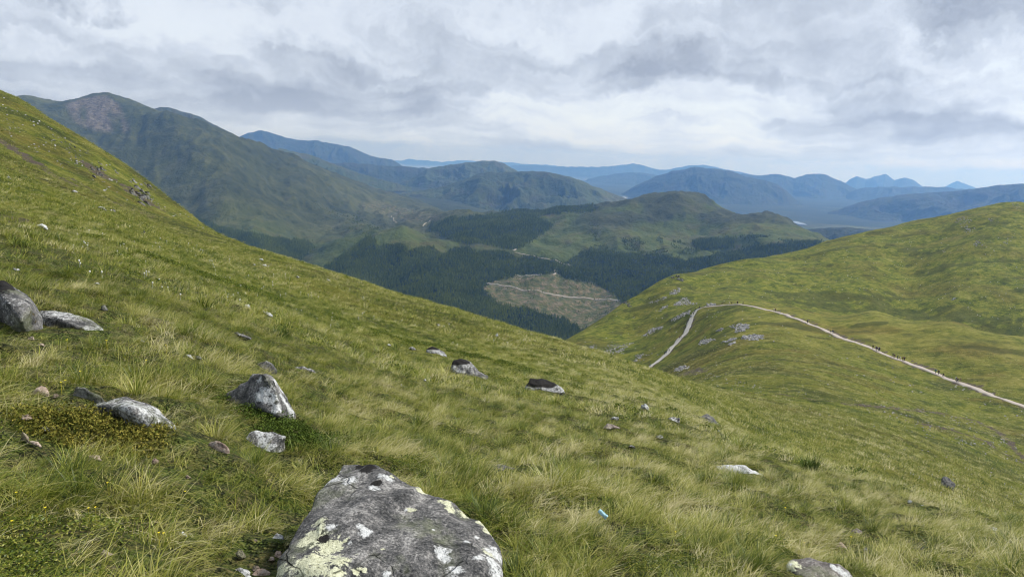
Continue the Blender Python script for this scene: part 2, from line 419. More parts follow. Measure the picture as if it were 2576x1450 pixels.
# dark heathery ground in drifts along the slope, paler mat grass on the spur
drift = fbm(_X / 40 + _Y / 90, _Y / 22, 4, 310)
heath = np.maximum(heath, .75 * sstep(.22, .5, drift + .25 * rag) * sstep(25, 70, HILL.R))
hb = in_poly(U0, V0, [(1880,745),(2100,735),(2300,750),(2575,800),(2575,870),(2400,830),(2200,790),(2000,775)]) & (HILL.R > 445)
heath = np.maximum(heath, .85 * hb * sstep(-.7, .1, rag + drift))
kn = (HILL.R > 285) & (HILL.R < 440) & (HILL.T > sight(1850, 800)[0])
pale = kn * sstep(-.5, .4, rag * .6 + .6 * fbm(_X / 30, _Y / 30, 3, 315) + .2) * .8
rust = sstep(.1, .6, fbm(_X / 55, _Y / 30, 3, 321) + .25 * rag) * ((HILL.R > 45) & (HILL.R < 470)) * .6
hill = grid_mesh('hillside', HILL.X, HILL.Y, HILL.Z, M_hill, dict(soil=soil, heath=heath, rockiness=rocki, pale=pale, rust=rust, near=sstep(40, 14, HILL.R))); tag(hill, kind='structure')

# ------------------------------------------------------------------ the glen: wooded hill across the valley and the big mountain
CP1 = []
for px, py, r in [
    (1380,866,2000),(1300,850,2030),(1200,805,2100),(1000,760,2250),(900,722,2420),(800,690,2650),(740,667,2950),
    (1015,566,2900),(985,580,2900),(940,592,2950),(1000,640,2700),(1000,700,2450),(1100,600,2850),(1200,624,2800),(1290,632,2760),(900,640,2750),(850,600,3050),
    (1400,690,2500),(1440,825,2080),(1215,735,2300),(1560,760,2230),(1350,760,2230),(1500,820,2090),
    (1688,486,3700),(1725,492,3700),(1620,497,3680),(1575,515,3640),(1545,524,3600),(1510,528,3550),(1480,538,3500),(1500,585,3150),(1850,535,3620),(1780,510,3660),(1920,538,3560),(1979,549,3420),(2000,560,3400),(2047,580,3320),(2092,598,3250),
    (1700,560,3350),(1760,560,3400),(1640,540,3450),(1850,570,3280),(1950,580,3150),(1700,620,2920),(1600,700,2500),(1800,640,2750),(1900,610,2950),(1950,660,2700),(1800,720,2450),(1600,760,2250),(2100,640,2900),
    (1130,562,3400),(1210,545,3550),(1300,538,3700),(1400,523,3850),(1480,522,3950),(1250,600,3020),(1380,590,3200),(1340,635,2760),(1170,600,3050),
    (1050,560,3900),(1060,540,4300),(1150,545,4700),(960,545,4500),(900,520,4700),
    (50,243,5500),(130,256,5500),(190,250,5450),(225,240,5400),(265,236,5350),(330,254,5250),(385,276,5100),(440,302,4650),(490,316,4700),(540,325,4750),(650,364,4900),(740,394,5050),(820,425,5250),(900,455,5600),(1000,490,6100),(1080,520,6500),
    (250,330,4750),(300,370,4500),(150,330,4700),(100,400,4300),(520,380,4150),(540,440,3850),(560,520,3500),(600,600,3200),(350,420,4250),(400,500,3850),(300,500,3800),(480,545,3600),
    (700,450,4350),(800,520,4050),(900,565,3700),(850,600,3350),(700,560,3500),(750,620,3200),(640,600,3150),(620,480,3750),(950,585,3400),
]:
    th, s = sight(px, py); CP1.append((float(th), r, float(s)))
for px, py, r, drop in [(50,243,7500,.10),(265,236,7500,.10),(440,302,6500,.07),(650,364,6800,.06),(820,425,7000,.05),(1000,490,8000,.03),(1015,566,3150,.012),(1100,600,3050,.01),
                        (1688,486,5200,.08),(1560,512,5200,.07),(1850,535,5000,.07),(2075,597,4600,.06),(1480,522,5200,.05),(1300,538,5000,.035),
                        (0,900,2300,.06),(300,900,2200,.02),(2500,700,2600,.06),(2500,640,3600,.05),(1400,868,1500,.09),(800,720,1700,.13),(2000,760,1900,.06)]:
    th, s = sight(px, py); CP1.append((float(th), r, float(s) - drop))
plate1 = Plate(CP1)
def z_glen(T, R, X, Y):
    z = plate1(T, R) * R
    amp = sstep(1500, 2600, R)
    GLEN_A = T + 0.02 * fbm(X / 500, Y / 500, 2, 73)
    wx = X + 120 * fbm(X / 700, Y / 700, 2, 71); wy = Y + 120 * fbm(X / 700, Y / 700, 2, 72)
    z += amp * (1 - .5 * sstep(4800, 5400, R)) * (24 * (ridged(wx / 560, wy / 560, 5, 41) - 1.0) + 14 * fbm(X / 210, Y / 210, 4, 43) + 4 * (ridged(X / 80, Y / 80, 3, 47) - .85))
    big = sstep(3300, 4600, R) * sstep(0.02, -0.15, T)
    z += big * (15 * (ridged(wx / 900 + 3, wy / 900, 4, 51) - 0.9) + 13 * (ridged(GLEN_A * 38, R / 1500, 4, 57) - .9)) * (1 - .6 * sstep(4700, 5300, R))
    return np.maximum(z, -566 + 3 * fbm(X / 150, Y / 150, 2, 3))
GLEN = Field(-0.85, 0.72, 760, 1350, 8200, 420, z_glen)
U1, V1 = to_sheet(GLEN.X, GLEN.Y, GLEN.Z)
WOODS = {
 'main': [(803,684),(848,654),(901,616),(920,594),(935,601),(946,624),(984,616),(1014,615),(1022,635),(1052,624),(1086,622),(1113,643),(1150,624),(1181,624),(1192,635),(1245,632),(1294,643),(1301,684),
          (1294,696),(1260,700),(1222,712),(1215,728),(1256,770),(1320,773),(1415,804),(1445,819),(1460,830),(1500,830),(1500,950),(1300,950),(1000,900),(740,760),(740,700)],
 'right': [(1301,650),(1332,643),(1415,662),(1460,640),(1490,626),(1566,635),(1607,638),(1681,642),(1718,656),(1801,642),(1870,624),(1960,612),(2060,605),(2090,640),(2000,760),(1700,800),(1580,800),(1566,760),(1528,728),(1490,713),(1415,698),(1396,684),(1362,692),(1301,688)],
 'dark': [(1082,567),(1131,550),(1207,545),(1264,537),(1320,526),(1396,516),(1509,518),(1483,533),(1415,533),(1339,545),(1388,564),(1369,582),(1350,594),(1313,620),(1290,626),(1226,615),(1177,612),(1113,596),(1105,582),(1075,579)],
 'left': [(500,551),(560,573),(640,593),(720,605),(780,609),(784,625),(760,645),(740,668),(700,680),(560,640),(450,560),(440,530)],
 'stand': [(1745,607),(1800,602),(1842,600),(1842,622),(1755,628)],
}
FELLED = [(1222,712),(1260,700),(1294,696),(1362,694),(1396,686),(1415,700),(1490,715),(1528,730),(1566,764),(1558,786),(1490,817),(1460,830),(1445,817),(1415,802),(1320,771),(1256,768),(1215,728)]
FELLED2 = [(905,520),(960,545),(1040,560),(1130,548),(1080,535),(1000,520),(930,500)]
SCREE = [(165,262),(200,250),(262,238),(300,262),(310,290),(330,330),(290,335),(250,330),(190,310)]
wood = np.zeros_like(GLEN.Z)
for k_, po in WOODS.items(): wood = np.maximum(wood, in_poly(U1 + 5 * fbm(GLEN.X / 60, GLEN.Y / 60, 2, 8), V1 + 3 * fbm(GLEN.X / 60, GLEN.Y / 60, 2, 9), po) & (GLEN.R > 1800))
fell = (in_poly(U1, V1, FELLED) & (GLEN.R < 3000)).astype(float) + 0.6 * (in_poly(U1, V1, FELLED2) & (GLEN.R > 3000))
scr = in_poly(U1, V1, SCREE) * sstep(0.0, 0.5, ridged(GLEN.T * 60, GLEN.R / 900, 3, 77) - 0.2 + 0.5 * sstep(300, 260, V1))
def blur(m, n):
    for _ in range(n):
        m = m.copy(); m[1:-1, 1:-1] = (m[1:-1, 1:-1] * 2 + m[:-2, 1:-1] + m[2:, 1:-1] + m[1:-1, :-2] + m[1:-1, 2:]) / 6
    return m
glen = grid_mesh('glen_hills', GLEN.X, GLEN.Y, GLEN.Z, M_glen, dict(wood=blur(wood.astype(float), 1) * 0.9, felled=blur(fell, 1), scree=blur(scr, 2), moor=sstep(3000, 3700, GLEN.R) * sstep(0.05, -0.12, GLEN.T) * .85 + .9 * sstep(-.15, .35, fbm(GLEN.X / 260, GLEN.Y / 260, 4, 91) + .9 * sstep(3000, 3600, GLEN.R) - .45) * sstep(.06, .12, GLEN.T))); tag(glen, kind='structure')  # moor: cloud shadow put into big mountain's colour; brown heather on wooded hill

# ------------------------------------------------------------------ farther hills
def ridge(name, pts, r, zbase, mat, slope=0.36, ncol=260, seed=1, rough=1.0):
    pts = [(p[0], p[1], p[2] if len(p) > 2 else r) for p in pts]
    TH = np.array([sight(p[0], p[1])[0] for p in pts]); S = np.array([sight(p[0], p[1])[1] for p in pts]); RR = np.array([p[2] for p in pts])
    th = np.linspace(TH[0], TH[-1], ncol)
    # monotone smooth interpolation of the crest
    s = np.interp(th, TH, S); rr = np.interp(th, TH, RR)
    kw = max(3, int(ncol / len(pts) / 8.0)); ker = np.hanning(kw + 2)[1:-1]; ker /= ker.sum()
    s = np.convolve(np.pad(s, kw, mode='edge'), ker, 'same')[kw:-kw]
    t = np.concatenate([-np.linspace(1, 0, 60) ** 1.0, np.linspace(0, 1, 24)[1:]])
    zc = s * rr
    zc = zc + rough * rr * (0.0008 * fbm(th * 90, th * 0 + seed, 4, seed))
    zc = np.maximum(zc, zbase + 5)
    Tt, TH2 = np.meshgrid(t, th, indexing='ij')
    Wd = (zc - zbase) / slope
    R = rr[None] + Tt * Wd[None]
    h = 1 - np.abs(Tt); prof = 0.55 * h + 0.45 * h * h * (3 - 2 * h)
    X = R * np.sin(TH2); Y = R * np.cos(TH2)
    env = 4 * np.abs(Tt) * (1 - np.abs(Tt))
    rel = (zc - zbase)[None]
    L = r * 0.06
    wx = X + L * .3 * fbm(X / L, Y / L, 2, seed + 5)
    Z = zbase + rel * prof + env * rel * (0.20 * (ridged(wx / L, Y / L, 5, seed + 9) - 0.9) + 0.10 * fbm(X / L / 1.8, Y / L / 1.8, 4, seed + 3))
    Z = np.where(np.abs(Tt) > 0.97, zbase - 8, Z)
    o = grid_mesh(name, X, Y, Z, mat, dict(wood=np.zeros_like(Z), felled=np.zeros_like(Z), scree=np.zeros_like(Z), moor=np.zeros_like(Z)))
    tag(o, kind='structure'); return o
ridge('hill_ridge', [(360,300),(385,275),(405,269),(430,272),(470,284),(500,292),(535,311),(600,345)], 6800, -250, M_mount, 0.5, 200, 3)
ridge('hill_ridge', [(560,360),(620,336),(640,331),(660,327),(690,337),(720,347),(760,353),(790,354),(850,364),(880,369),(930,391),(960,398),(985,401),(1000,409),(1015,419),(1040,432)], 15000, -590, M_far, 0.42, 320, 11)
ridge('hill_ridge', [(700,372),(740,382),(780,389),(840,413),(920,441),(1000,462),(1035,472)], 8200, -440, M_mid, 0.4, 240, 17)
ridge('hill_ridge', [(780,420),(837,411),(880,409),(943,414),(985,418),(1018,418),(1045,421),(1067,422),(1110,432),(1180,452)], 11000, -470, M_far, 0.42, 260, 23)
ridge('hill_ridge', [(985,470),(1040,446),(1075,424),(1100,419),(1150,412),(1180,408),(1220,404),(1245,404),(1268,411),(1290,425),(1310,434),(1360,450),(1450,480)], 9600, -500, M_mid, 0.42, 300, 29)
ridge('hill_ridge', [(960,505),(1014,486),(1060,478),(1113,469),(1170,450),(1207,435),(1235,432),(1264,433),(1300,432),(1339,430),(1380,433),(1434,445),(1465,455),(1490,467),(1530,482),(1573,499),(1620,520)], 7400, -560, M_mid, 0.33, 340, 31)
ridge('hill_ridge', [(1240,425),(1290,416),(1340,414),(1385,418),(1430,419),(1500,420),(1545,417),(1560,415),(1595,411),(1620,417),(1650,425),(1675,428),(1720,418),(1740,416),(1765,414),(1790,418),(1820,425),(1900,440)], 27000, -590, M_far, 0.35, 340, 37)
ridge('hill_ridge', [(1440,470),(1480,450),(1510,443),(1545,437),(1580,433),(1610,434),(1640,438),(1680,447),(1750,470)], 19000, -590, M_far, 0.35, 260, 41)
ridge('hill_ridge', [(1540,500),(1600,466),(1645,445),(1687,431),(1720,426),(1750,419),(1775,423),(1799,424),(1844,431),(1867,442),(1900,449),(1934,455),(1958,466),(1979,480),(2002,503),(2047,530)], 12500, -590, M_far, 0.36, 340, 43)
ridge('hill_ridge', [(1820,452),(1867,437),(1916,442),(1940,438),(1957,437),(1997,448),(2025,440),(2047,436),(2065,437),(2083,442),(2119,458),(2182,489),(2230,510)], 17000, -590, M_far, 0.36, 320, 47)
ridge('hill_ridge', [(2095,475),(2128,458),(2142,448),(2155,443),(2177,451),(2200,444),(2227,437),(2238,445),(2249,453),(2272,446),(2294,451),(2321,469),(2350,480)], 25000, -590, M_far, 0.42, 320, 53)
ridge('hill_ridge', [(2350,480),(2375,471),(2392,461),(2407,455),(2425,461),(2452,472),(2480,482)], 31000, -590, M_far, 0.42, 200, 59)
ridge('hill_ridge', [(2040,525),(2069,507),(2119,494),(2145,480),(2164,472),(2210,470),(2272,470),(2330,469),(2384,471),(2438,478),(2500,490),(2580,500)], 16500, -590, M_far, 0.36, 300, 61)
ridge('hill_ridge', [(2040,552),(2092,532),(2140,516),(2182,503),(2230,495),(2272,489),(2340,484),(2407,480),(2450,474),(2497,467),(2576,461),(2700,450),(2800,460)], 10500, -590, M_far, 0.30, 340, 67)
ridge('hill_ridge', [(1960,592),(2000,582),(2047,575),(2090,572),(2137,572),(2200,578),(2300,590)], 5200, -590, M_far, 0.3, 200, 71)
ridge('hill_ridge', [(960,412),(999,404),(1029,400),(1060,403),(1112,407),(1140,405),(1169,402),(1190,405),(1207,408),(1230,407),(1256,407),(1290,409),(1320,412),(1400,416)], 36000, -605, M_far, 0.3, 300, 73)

# valley floor and sea
def z_floor(T, R, X, Y):
    u = to_sheet(X, Y, -560 + 0 * X)[0]
    base = -452 - 130 * sstep(1080, 1480, u)
    base = base - sstep(10000, 14000, R) * np.maximum(0, base + 590)
    return base + 7 * fbm(X / 500, Y / 500, 4, 81) - 60 * sstep(20000, 23000, R)
M_floor = mat_mountain('strath_fields', [(0.014, 0.022, 0.010), (0.032, 0.042, 0.016), (0.10, 0.105, 0.04)], (0.014, 0.022, 0.010), 1.6)
FL = Field(-0.85, 0.85, 360, 4300, 30000, 200, z_floor)
zz = np.zeros_like(FL.Z)
tag(grid_mesh('valley_floor', FL.X, FL.Y, FL.Z, M_floor, dict(wood=zz, felled=zz, scree=zz, moor=zz)), kind='structure')
def mat_water():
    k = Mat('water'); k.color((0.02, 0.03, 0.035)); k.bsdf.inputs['Roughness'].default_value = 0.12
    k.bsdf.inputs['Specular IOR Level'].default_value = 0.6
    return k.m
M_water = mat_water()
SEA = Field(-0.9, 0.9, 40, 20000, 38000, 20, lambda T, R, X, Y: np.full_like(X, -600.0))
tag(grid_mesh('sea', SEA.X, SEA.Y, SEA.Z, M_water), kind='structure')
def water_sheet(name, poly, z):
    co = []
    for px, py in poly:
        th, s = sight(px, py); r = z / float(s); co.append((r * math.sin(th), r * math.cos(th), z))
    o = link(name, raw_mesh(name, co, [list(range(len(co)))], M_water)); tag(o, kind='structure'); return o

# ------------------------------------------------------------------ scattering by points (for what nobody could count)
SRC = {}
def source_collection(name, meshes):
    c = bpy.data.collections.new(name)
    for i, m in enumerate(meshes):
        c.objects.link(bpy.data.objects.new('%s_%02d' % (name, i), m))
    return c
def scatter(name, pts, yaw, scale, idx, coll, tint=None, tilt=None, label=None):
    me = bpy.data.meshes.new(name); pts = np.asarray(pts, np.float32); n = len(pts)
    me.vertices.add(n); me.vertices.foreach_set('co', pts.ravel())
    rot = np.zeros((n, 3), np.float32); rot[:, 2] = yaw
    if tilt is not None: rot[:, 0] = tilt[:, 0]; rot[:, 1] = tilt[:, 1]
    a = me.attributes.new('rot', 'FLOAT_VECTOR', 'POINT'); a.data.foreach_set('vector', rot.ravel())
    sc = np.asarray(scale, np.float32)
    if sc.ndim == 1: sc = np.repeat(sc[:, None], 3, 1)
    a = me.attributes.new('siz', 'FLOAT_VECTOR', 'POINT'); a.data.foreach_set('vector', np.ascontiguousarray(sc).ravel())
    a = me.attributes.new('pick', 'INT', 'POINT'); a.data.foreach_set('value', np.asarray(idx, np.int32))
    a = me.attributes.new('tint', 'FLOAT', 'POINT'); a.data.foreach_set('value', np.asarray(tint if tint is not None else np.zeros(n), np.float32))
    o = link(name, me)
    g = bpy.data.node_groups.new(name + '_spread', 'GeometryNodeTree')
    g.interface.new_socket('Geometry', in_out='INPUT', socket_type='NodeSocketGeometry')
    g.interface.new_socket('Geometry', in_out='OUTPUT', socket_type='NodeSocketGeometry')
    gi = N(g, 'NodeGroupInput'); go = N(g, 'NodeGroupOutput')
    ci = N(g, 'GeometryNodeCollectionInfo'); ci.inputs['Collection'].default_value = coll
    ci.inputs['Separate Children'].default_value = True; ci.inputs['Reset Children'].default_value = True
    iop = N(g, 'GeometryNodeInstanceOnPoints'); iop.inputs['Pick Instance'].default_value = True
    def na(nm, t):
        x = N(g, 'GeometryNodeInputNamedAttribute', data_type=t); x.inputs['Name'].default_value = nm; return x.outputs['Attribute']
    L = g.links.new
    L(gi.outputs[0], iop.inputs['Points']); L(ci.outputs[0], iop.inputs['Instance'])
    L(na('pick', 'INT'), iop.inputs['Instance Index'])
    e2r = N(g, 'FunctionNodeEulerToRotation'); L(na('rot', 'FLOAT_VECTOR'), e2r.inputs[0]); L(e2r.outputs[0], iop.inputs['Rotation'])
    L(na('siz', 'FLOAT_VECTOR'), iop.inputs['Scale'])
    L(iop.outputs[0], go.inputs[0])
    md = o.modifiers.new('spread', 'NODES'); md.node_group = g
    tag(o, label=label, kind='stuff'); return o

# ------------------------------------------------------------------ woods on the far side of the glen
def mat_tree(name, c1, c2):
    k = Mat(name); t = k.attr('tint', 'INSTANCER'); n = k.noise(k.obj(), 0.6, 3)
    k.color(k.mix(k.math('ADD', k.math('MULTIPLY', t, 0.7), k.math('MULTIPLY', n, 0.3)), c1, c2)); return k.m
M_con = mat_tree('conifer_needles', (0.026, 0.044, 0.005), (0.130, 0.155, 0.020))
M_dec = mat_tree('birch_leaves', (0.045, 0.070, 0.012), (0.135, 0.160, 0.030))
M_bark = mat_plain('bark', (0.05, 0.04, 0.03))
def conifer_mesh(seed):
    rnd = random.Random(seed); co = []; fa = []; fm = []
    def ring(z, r, n, ph, jag):
        i0 = len(co)
        for k in range(n):
            rr = r * (1 + (jag if k % 2 else -jag) + rnd.uniform(-.12, .12)); a = ph + 2 * math.pi * k / n
            co.append((rr * math.cos(a), rr * math.sin(a), z + rnd.uniform(-.2, .2)))
        return list(range(i0, i0 + n))
    a = ring(0, .28, 5, 0, 0); b = ring(4, .2, 5, 0, 0)
    for k in range(5): fa.append((a[k], a[(k + 1) % 5], b[(k + 1) % 5], b[k])); fm.append(1)
    for z0, z1, r in ((1.6, 7, 2.7), (4.5, 10, 2.25), (7.5, 12.8, 1.7), (10.5, 15.2, 1.1)):
        base = ring(z0, r, 10, rnd.uniform(0, 6), .2); co.append((rnd.uniform(-.15, .15), rnd.uniform(-.15, .15), z1)); tip = len(co) - 1
        for k in range(10): fa.append((base[k], base[(k + 1) % 10], tip)); fm.append(0)
        fa.append(tuple(reversed(base))); fm.append(0)
    me = raw_mesh('conifer', co, fa); me.materials.append(M_con); me.materials.append(M_bark)
    me.polygons.foreach_set('material_index', np.array(fm, np.int32)); return me
def birch_mesh(seed):
    rnd = random.Random(seed); co = []; fa = []; fm = []
    for k in range(6):
        a = 2 * math.pi * k / 6; co.append((.22 * math.cos(a), .22 * math.sin(a), 0))
    for k in range(6):
        a = 2 * math.pi * k / 6; co.append((.1 * math.cos(a), .1 * math.sin(a), 6.5))
    for k in range(6): fa.append((k, (k + 1) % 6, 6 + (k + 1) % 6, 6 + k)); fm.append(1)
    for c in range(120):
        d = Vector((rnd.gauss(0, 1), rnd.gauss(0, 1), rnd.gauss(0, 1))).normalized() * (rnd.random() ** .45)
        p = Vector((d.x * 2.9, d.y * 2.9, 5.4 + d.z * 3.6)); u = Vector((rnd.gauss(0, 1), rnd.gauss(0, 1), rnd.gauss(0, 1))).normalized(); v = u.orthogonal().normalized()
        s = rnd.uniform(.5, 1.0); i0 = len(co)
        for q in (u * s, v * s, -u * s, -v * s): co.append(tuple(p + q))
        fa.append((i0, i0 + 1, i0 + 2, i0 + 3)); fm.append(0)
    me = raw_mesh('birch', co, fa); me.materials.append(M_dec); me.materials.append(M_bark)
    me.polygons.foreach_set('material_index', np.array(fm, np.int32)); return me
CON = [conifer_mesh(i) for i in range(4)]; BIR = [birch_mesh(i + 10) for i in range(3)]
TREES = source_collection('wood_tree', CON + BIR)
rng = np.random.default_rng(7)
def spread_trees(name, poly, n, dec, smin, smax, rmin, rmax, seed, gaps=0.0):
    rg = np.random.default_rng(seed)
    th0, th1 = float(sight(min(p[0] for p in poly) - 30, 650)[0]), float(sight(max(p[0] for p in poly) + 30, 650)[0])
    out = []
    got = 0
    for _ in range(60):
        m = 40000
        th = rg.uniform(th0 - .03, th1 + .03, m); r = np.sqrt(rg.uniform(rmin ** 2, rmax ** 2, m)); x = r * np.sin(th); y = r * np.cos(th)
        z = GLEN.z(x, y); u, v = to_sheet(x, y, z)
        u = u + 5 * fbm(x / 60, y / 60, 2, 8); v = v + 3 * fbm(x / 60, y / 60, 2, 9)
        u = u + rg.normal(0, 4, m); v = v + rg.normal(0, 2, m)
        ok = in_poly(u, v, poly)
        if gaps: ok &= fbm(x / 90, y / 90, 3, seed) > gaps
        out.append(np.stack([x, y, z], 1)[ok]); got += ok.sum()
        if got > n: break
    p = np.concatenate(out)[:n]; k = len(p)
    d = dec + 0.5 * fbm(p[:, 0] / 120, p[:, 1] / 120, 3, seed + 4)
    is_d = rg.random(k) < d
    idx = np.where(is_d, 4 + rg.integers(0, 3, k), rg.integers(0, 4, k))
    s = rg.uniform(smin, smax, k) * (1 + .25 * fbm(p[:, 0] / 200, p[:, 1] / 200, 2, seed + 9)); s = np.where(is_d, s * 0.85, s)
    p[:, 2] -= 0.5
    scatter(name, p, rg.uniform(0, 6.28, k), np.stack([s * rg.uniform(.85, 1.25, k), s * rg.uniform(.85, 1.25, k), s], 1), idx, TREES, np.clip(rg.normal(.45, .25, k) + .4 * fbm(p[:, 0] / 150, p[:, 1] / 150, 2, 77), 0, 1), label='dense dark conifer wood')
spread_trees('conifer_wood', WOODS['main'], 32000, 0.25, .55, .92, 1850, 3150, 1)
spread_trees('mixed_wood', WOODS['right'], 21000, 0.45, .5, .9, 1900, 3300, 2)
spread_trees('conifer_wood', WOODS['dark'], 16000, -0.2, .65, 1.0, 2700, 4300, 3)
spread_trees('conifer_wood', WOODS['left'], 12000, 0.1, .65, 1.0, 2700, 4000, 4)
spread_trees('conifer_wood', WOODS['stand'], 900, -0.5, .7, .95, 2600, 3300, 5)
# thin scrub on the open slopes
spread_trees('birch_scrub', [(830,495),(960,575),(1000,585),(930,600),(840,560),(780,500)], 900, 0.9, .5, .9, 3000, 5000, 6, 0.12)
spread_trees('birch_scrub', [(1480,560),(1560,600),(1700,600),(1900,590),(2000,600),(1950,625),(1700,640),(1500,625)], 1100, 0.75, .45, .85, 2400, 3700, 8, 0.15)
spread_trees('birch_scrub', [(1300,640),(1340,640),(1480,700),(1560,760),(1560,790),(1480,810),(1400,760),(1230,740),(1250,715),(1300,700)], 260, 0.7, .3, .6, 1900, 2800, 9, 0.0)

# forest roads
def mat_track():
    k = Mat('track_stone'); n = k.noise(k.pos, 0.4, 5, 0.6); k.color(k.mix(n, (0.22, 0.20, 0.17), (0.42, 0.38, 0.33))); return k.m
M_track = mat_track()
def ribbon(name, field, pts, width, mat, lift, rlim=None, step=None, label=None, wob=0.0):
    P = [field.hit(px, py, *(rlim or (None, None))) for px, py in pts]
    P = np.array(P); seg = np.r_[0, np.cumsum(np.linalg.norm(np.diff(P[:, :2], axis=0), axis=1))]
    n = max(8, int(seg[-1] / (step or width * 1.2))); t = np.linspace(0, seg[-1], n)
    x = np.interp(t, seg, P[:, 0]); y = np.interp(t, seg, P[:, 1])
    for _ in range(12 if field is GLEN else 3):
        x[1:-1] = (x[:-2] + 2 * x[1:-1] + x[2:]) / 4; y[1:-1] = (y[:-2] + 2 * y[1:-1] + y[2:]) / 4
    dx = np.gradient(x); dy = np.gradient(y); ln = np.hypot(dx, dy) + 1e-9; nx, ny = -dy / ln, dx / ln
    w = width * (1 + wob * fbm(t / (width * 2.5), t * 0, 3, 3))
    w2 = width * (1 + wob * fbm(t / (width * 2.5), t * 0 + 9, 3, 3))
    off = np.array([-.62, -.5, -.17, .17, .5, .62])
    X = np.stack([x + nx * o * (w if o < 0 else w2) for o in off], 1); Y = np.stack([y + ny * o * (w if o < 0 else w2) for o in off], 1)
    zc = field.z(x, y)
    Z = field.z(X, Y); Z = 0.5 * Z + 0.5 * zc[:, None] + lift
    Z = np.maximum(Z, field.z(X, Y) + lift * .5)
    Z[:, 0] = field.z(X[:, 0], Y[:, 0]) - lift; Z[:, -1] = field.z(X[:, -1], Y[:, -1]) - lift
    o = grid_mesh(name, X, Y, Z, mat); tag(o, kind='structure', label=label); return np.stack([x, y, zc], 1)
for pts, w in [([(1222,713),(1264,718.5),(1309,730),(1377,739),(1434,747),(1509,752.5),(1568,753)], 5.0), ([(1294,691),(1320,694),(1362,690)], 3.5), ([(1390,689),(1407,684.5),(1392,679)], 6.5),
               ([(1294,635.5),(1328,641),(1362,650.5),(1407,660),(1441,667.5),(1428,664)], 3.2), ([(1063,569),(1067,563),(1082,554)], 5), ([(984,543),(990,552),(996,561)], 4), ([(1290,630),(1302,624),(1296,627)], 6)]:
    ribbon('forest_track', GLEN, pts, w, M_track, 1.6, (1900, 6000))

# lochs
water_sheet('loch', [(998,486.5),(1010,483.5),(1024,481),(1033,478.5),(1037,480.0),(1020,485),(1008,487.5)], -440)
water_sheet('loch', [(1560,496.5),(1570,493.5),(1590,493),(1612,496),(1600,499.5),(1575,499)], -572)
water_sheet('loch', [(1845,534),(1862,532.5),(1885,534),(1880,539),(1855,538)], -570)
water_sheet('loch', [(1990,557),(2003,556),(2024,562),(2030,566),(2008,564)], -559)

# ------------------------------------------------------------------ paths on the spur
def mat_path(name, a, b):
    k = Mat(name); n = k.noise(k.pos, 3.0, 6, 0.7); n2 = k.noise(k.pos, 0.25, 3)
    k.color(k.mix(k.math('ADD', k.math('MULTIPLY', n, .6), k.math('MULTIPLY', n2, .4)), a, b)); k.bump(n, 0.6, 0.05); return k.m
M_path = mat_path('path_gravel', (0.30, 0.26, 0.22), (0.52, 0.46, 0.40))
M_pitch = mat_path('path_pitching', (0.24, 0.23, 0.20), (0.55, 0.52, 0.47))
LA = ribbon('gravel_path', HILL, PATH_A, 2.1, M_path, 0.16, (150, 600), 1.2, 'pale gravel footpath', 0.45)
LB = ribbon('stone_path', HILL, PATH_B, 2.6, M_pitch, 0.16, (150, 600), 1.2, 'pale stone-pitched footpath', 0.3)

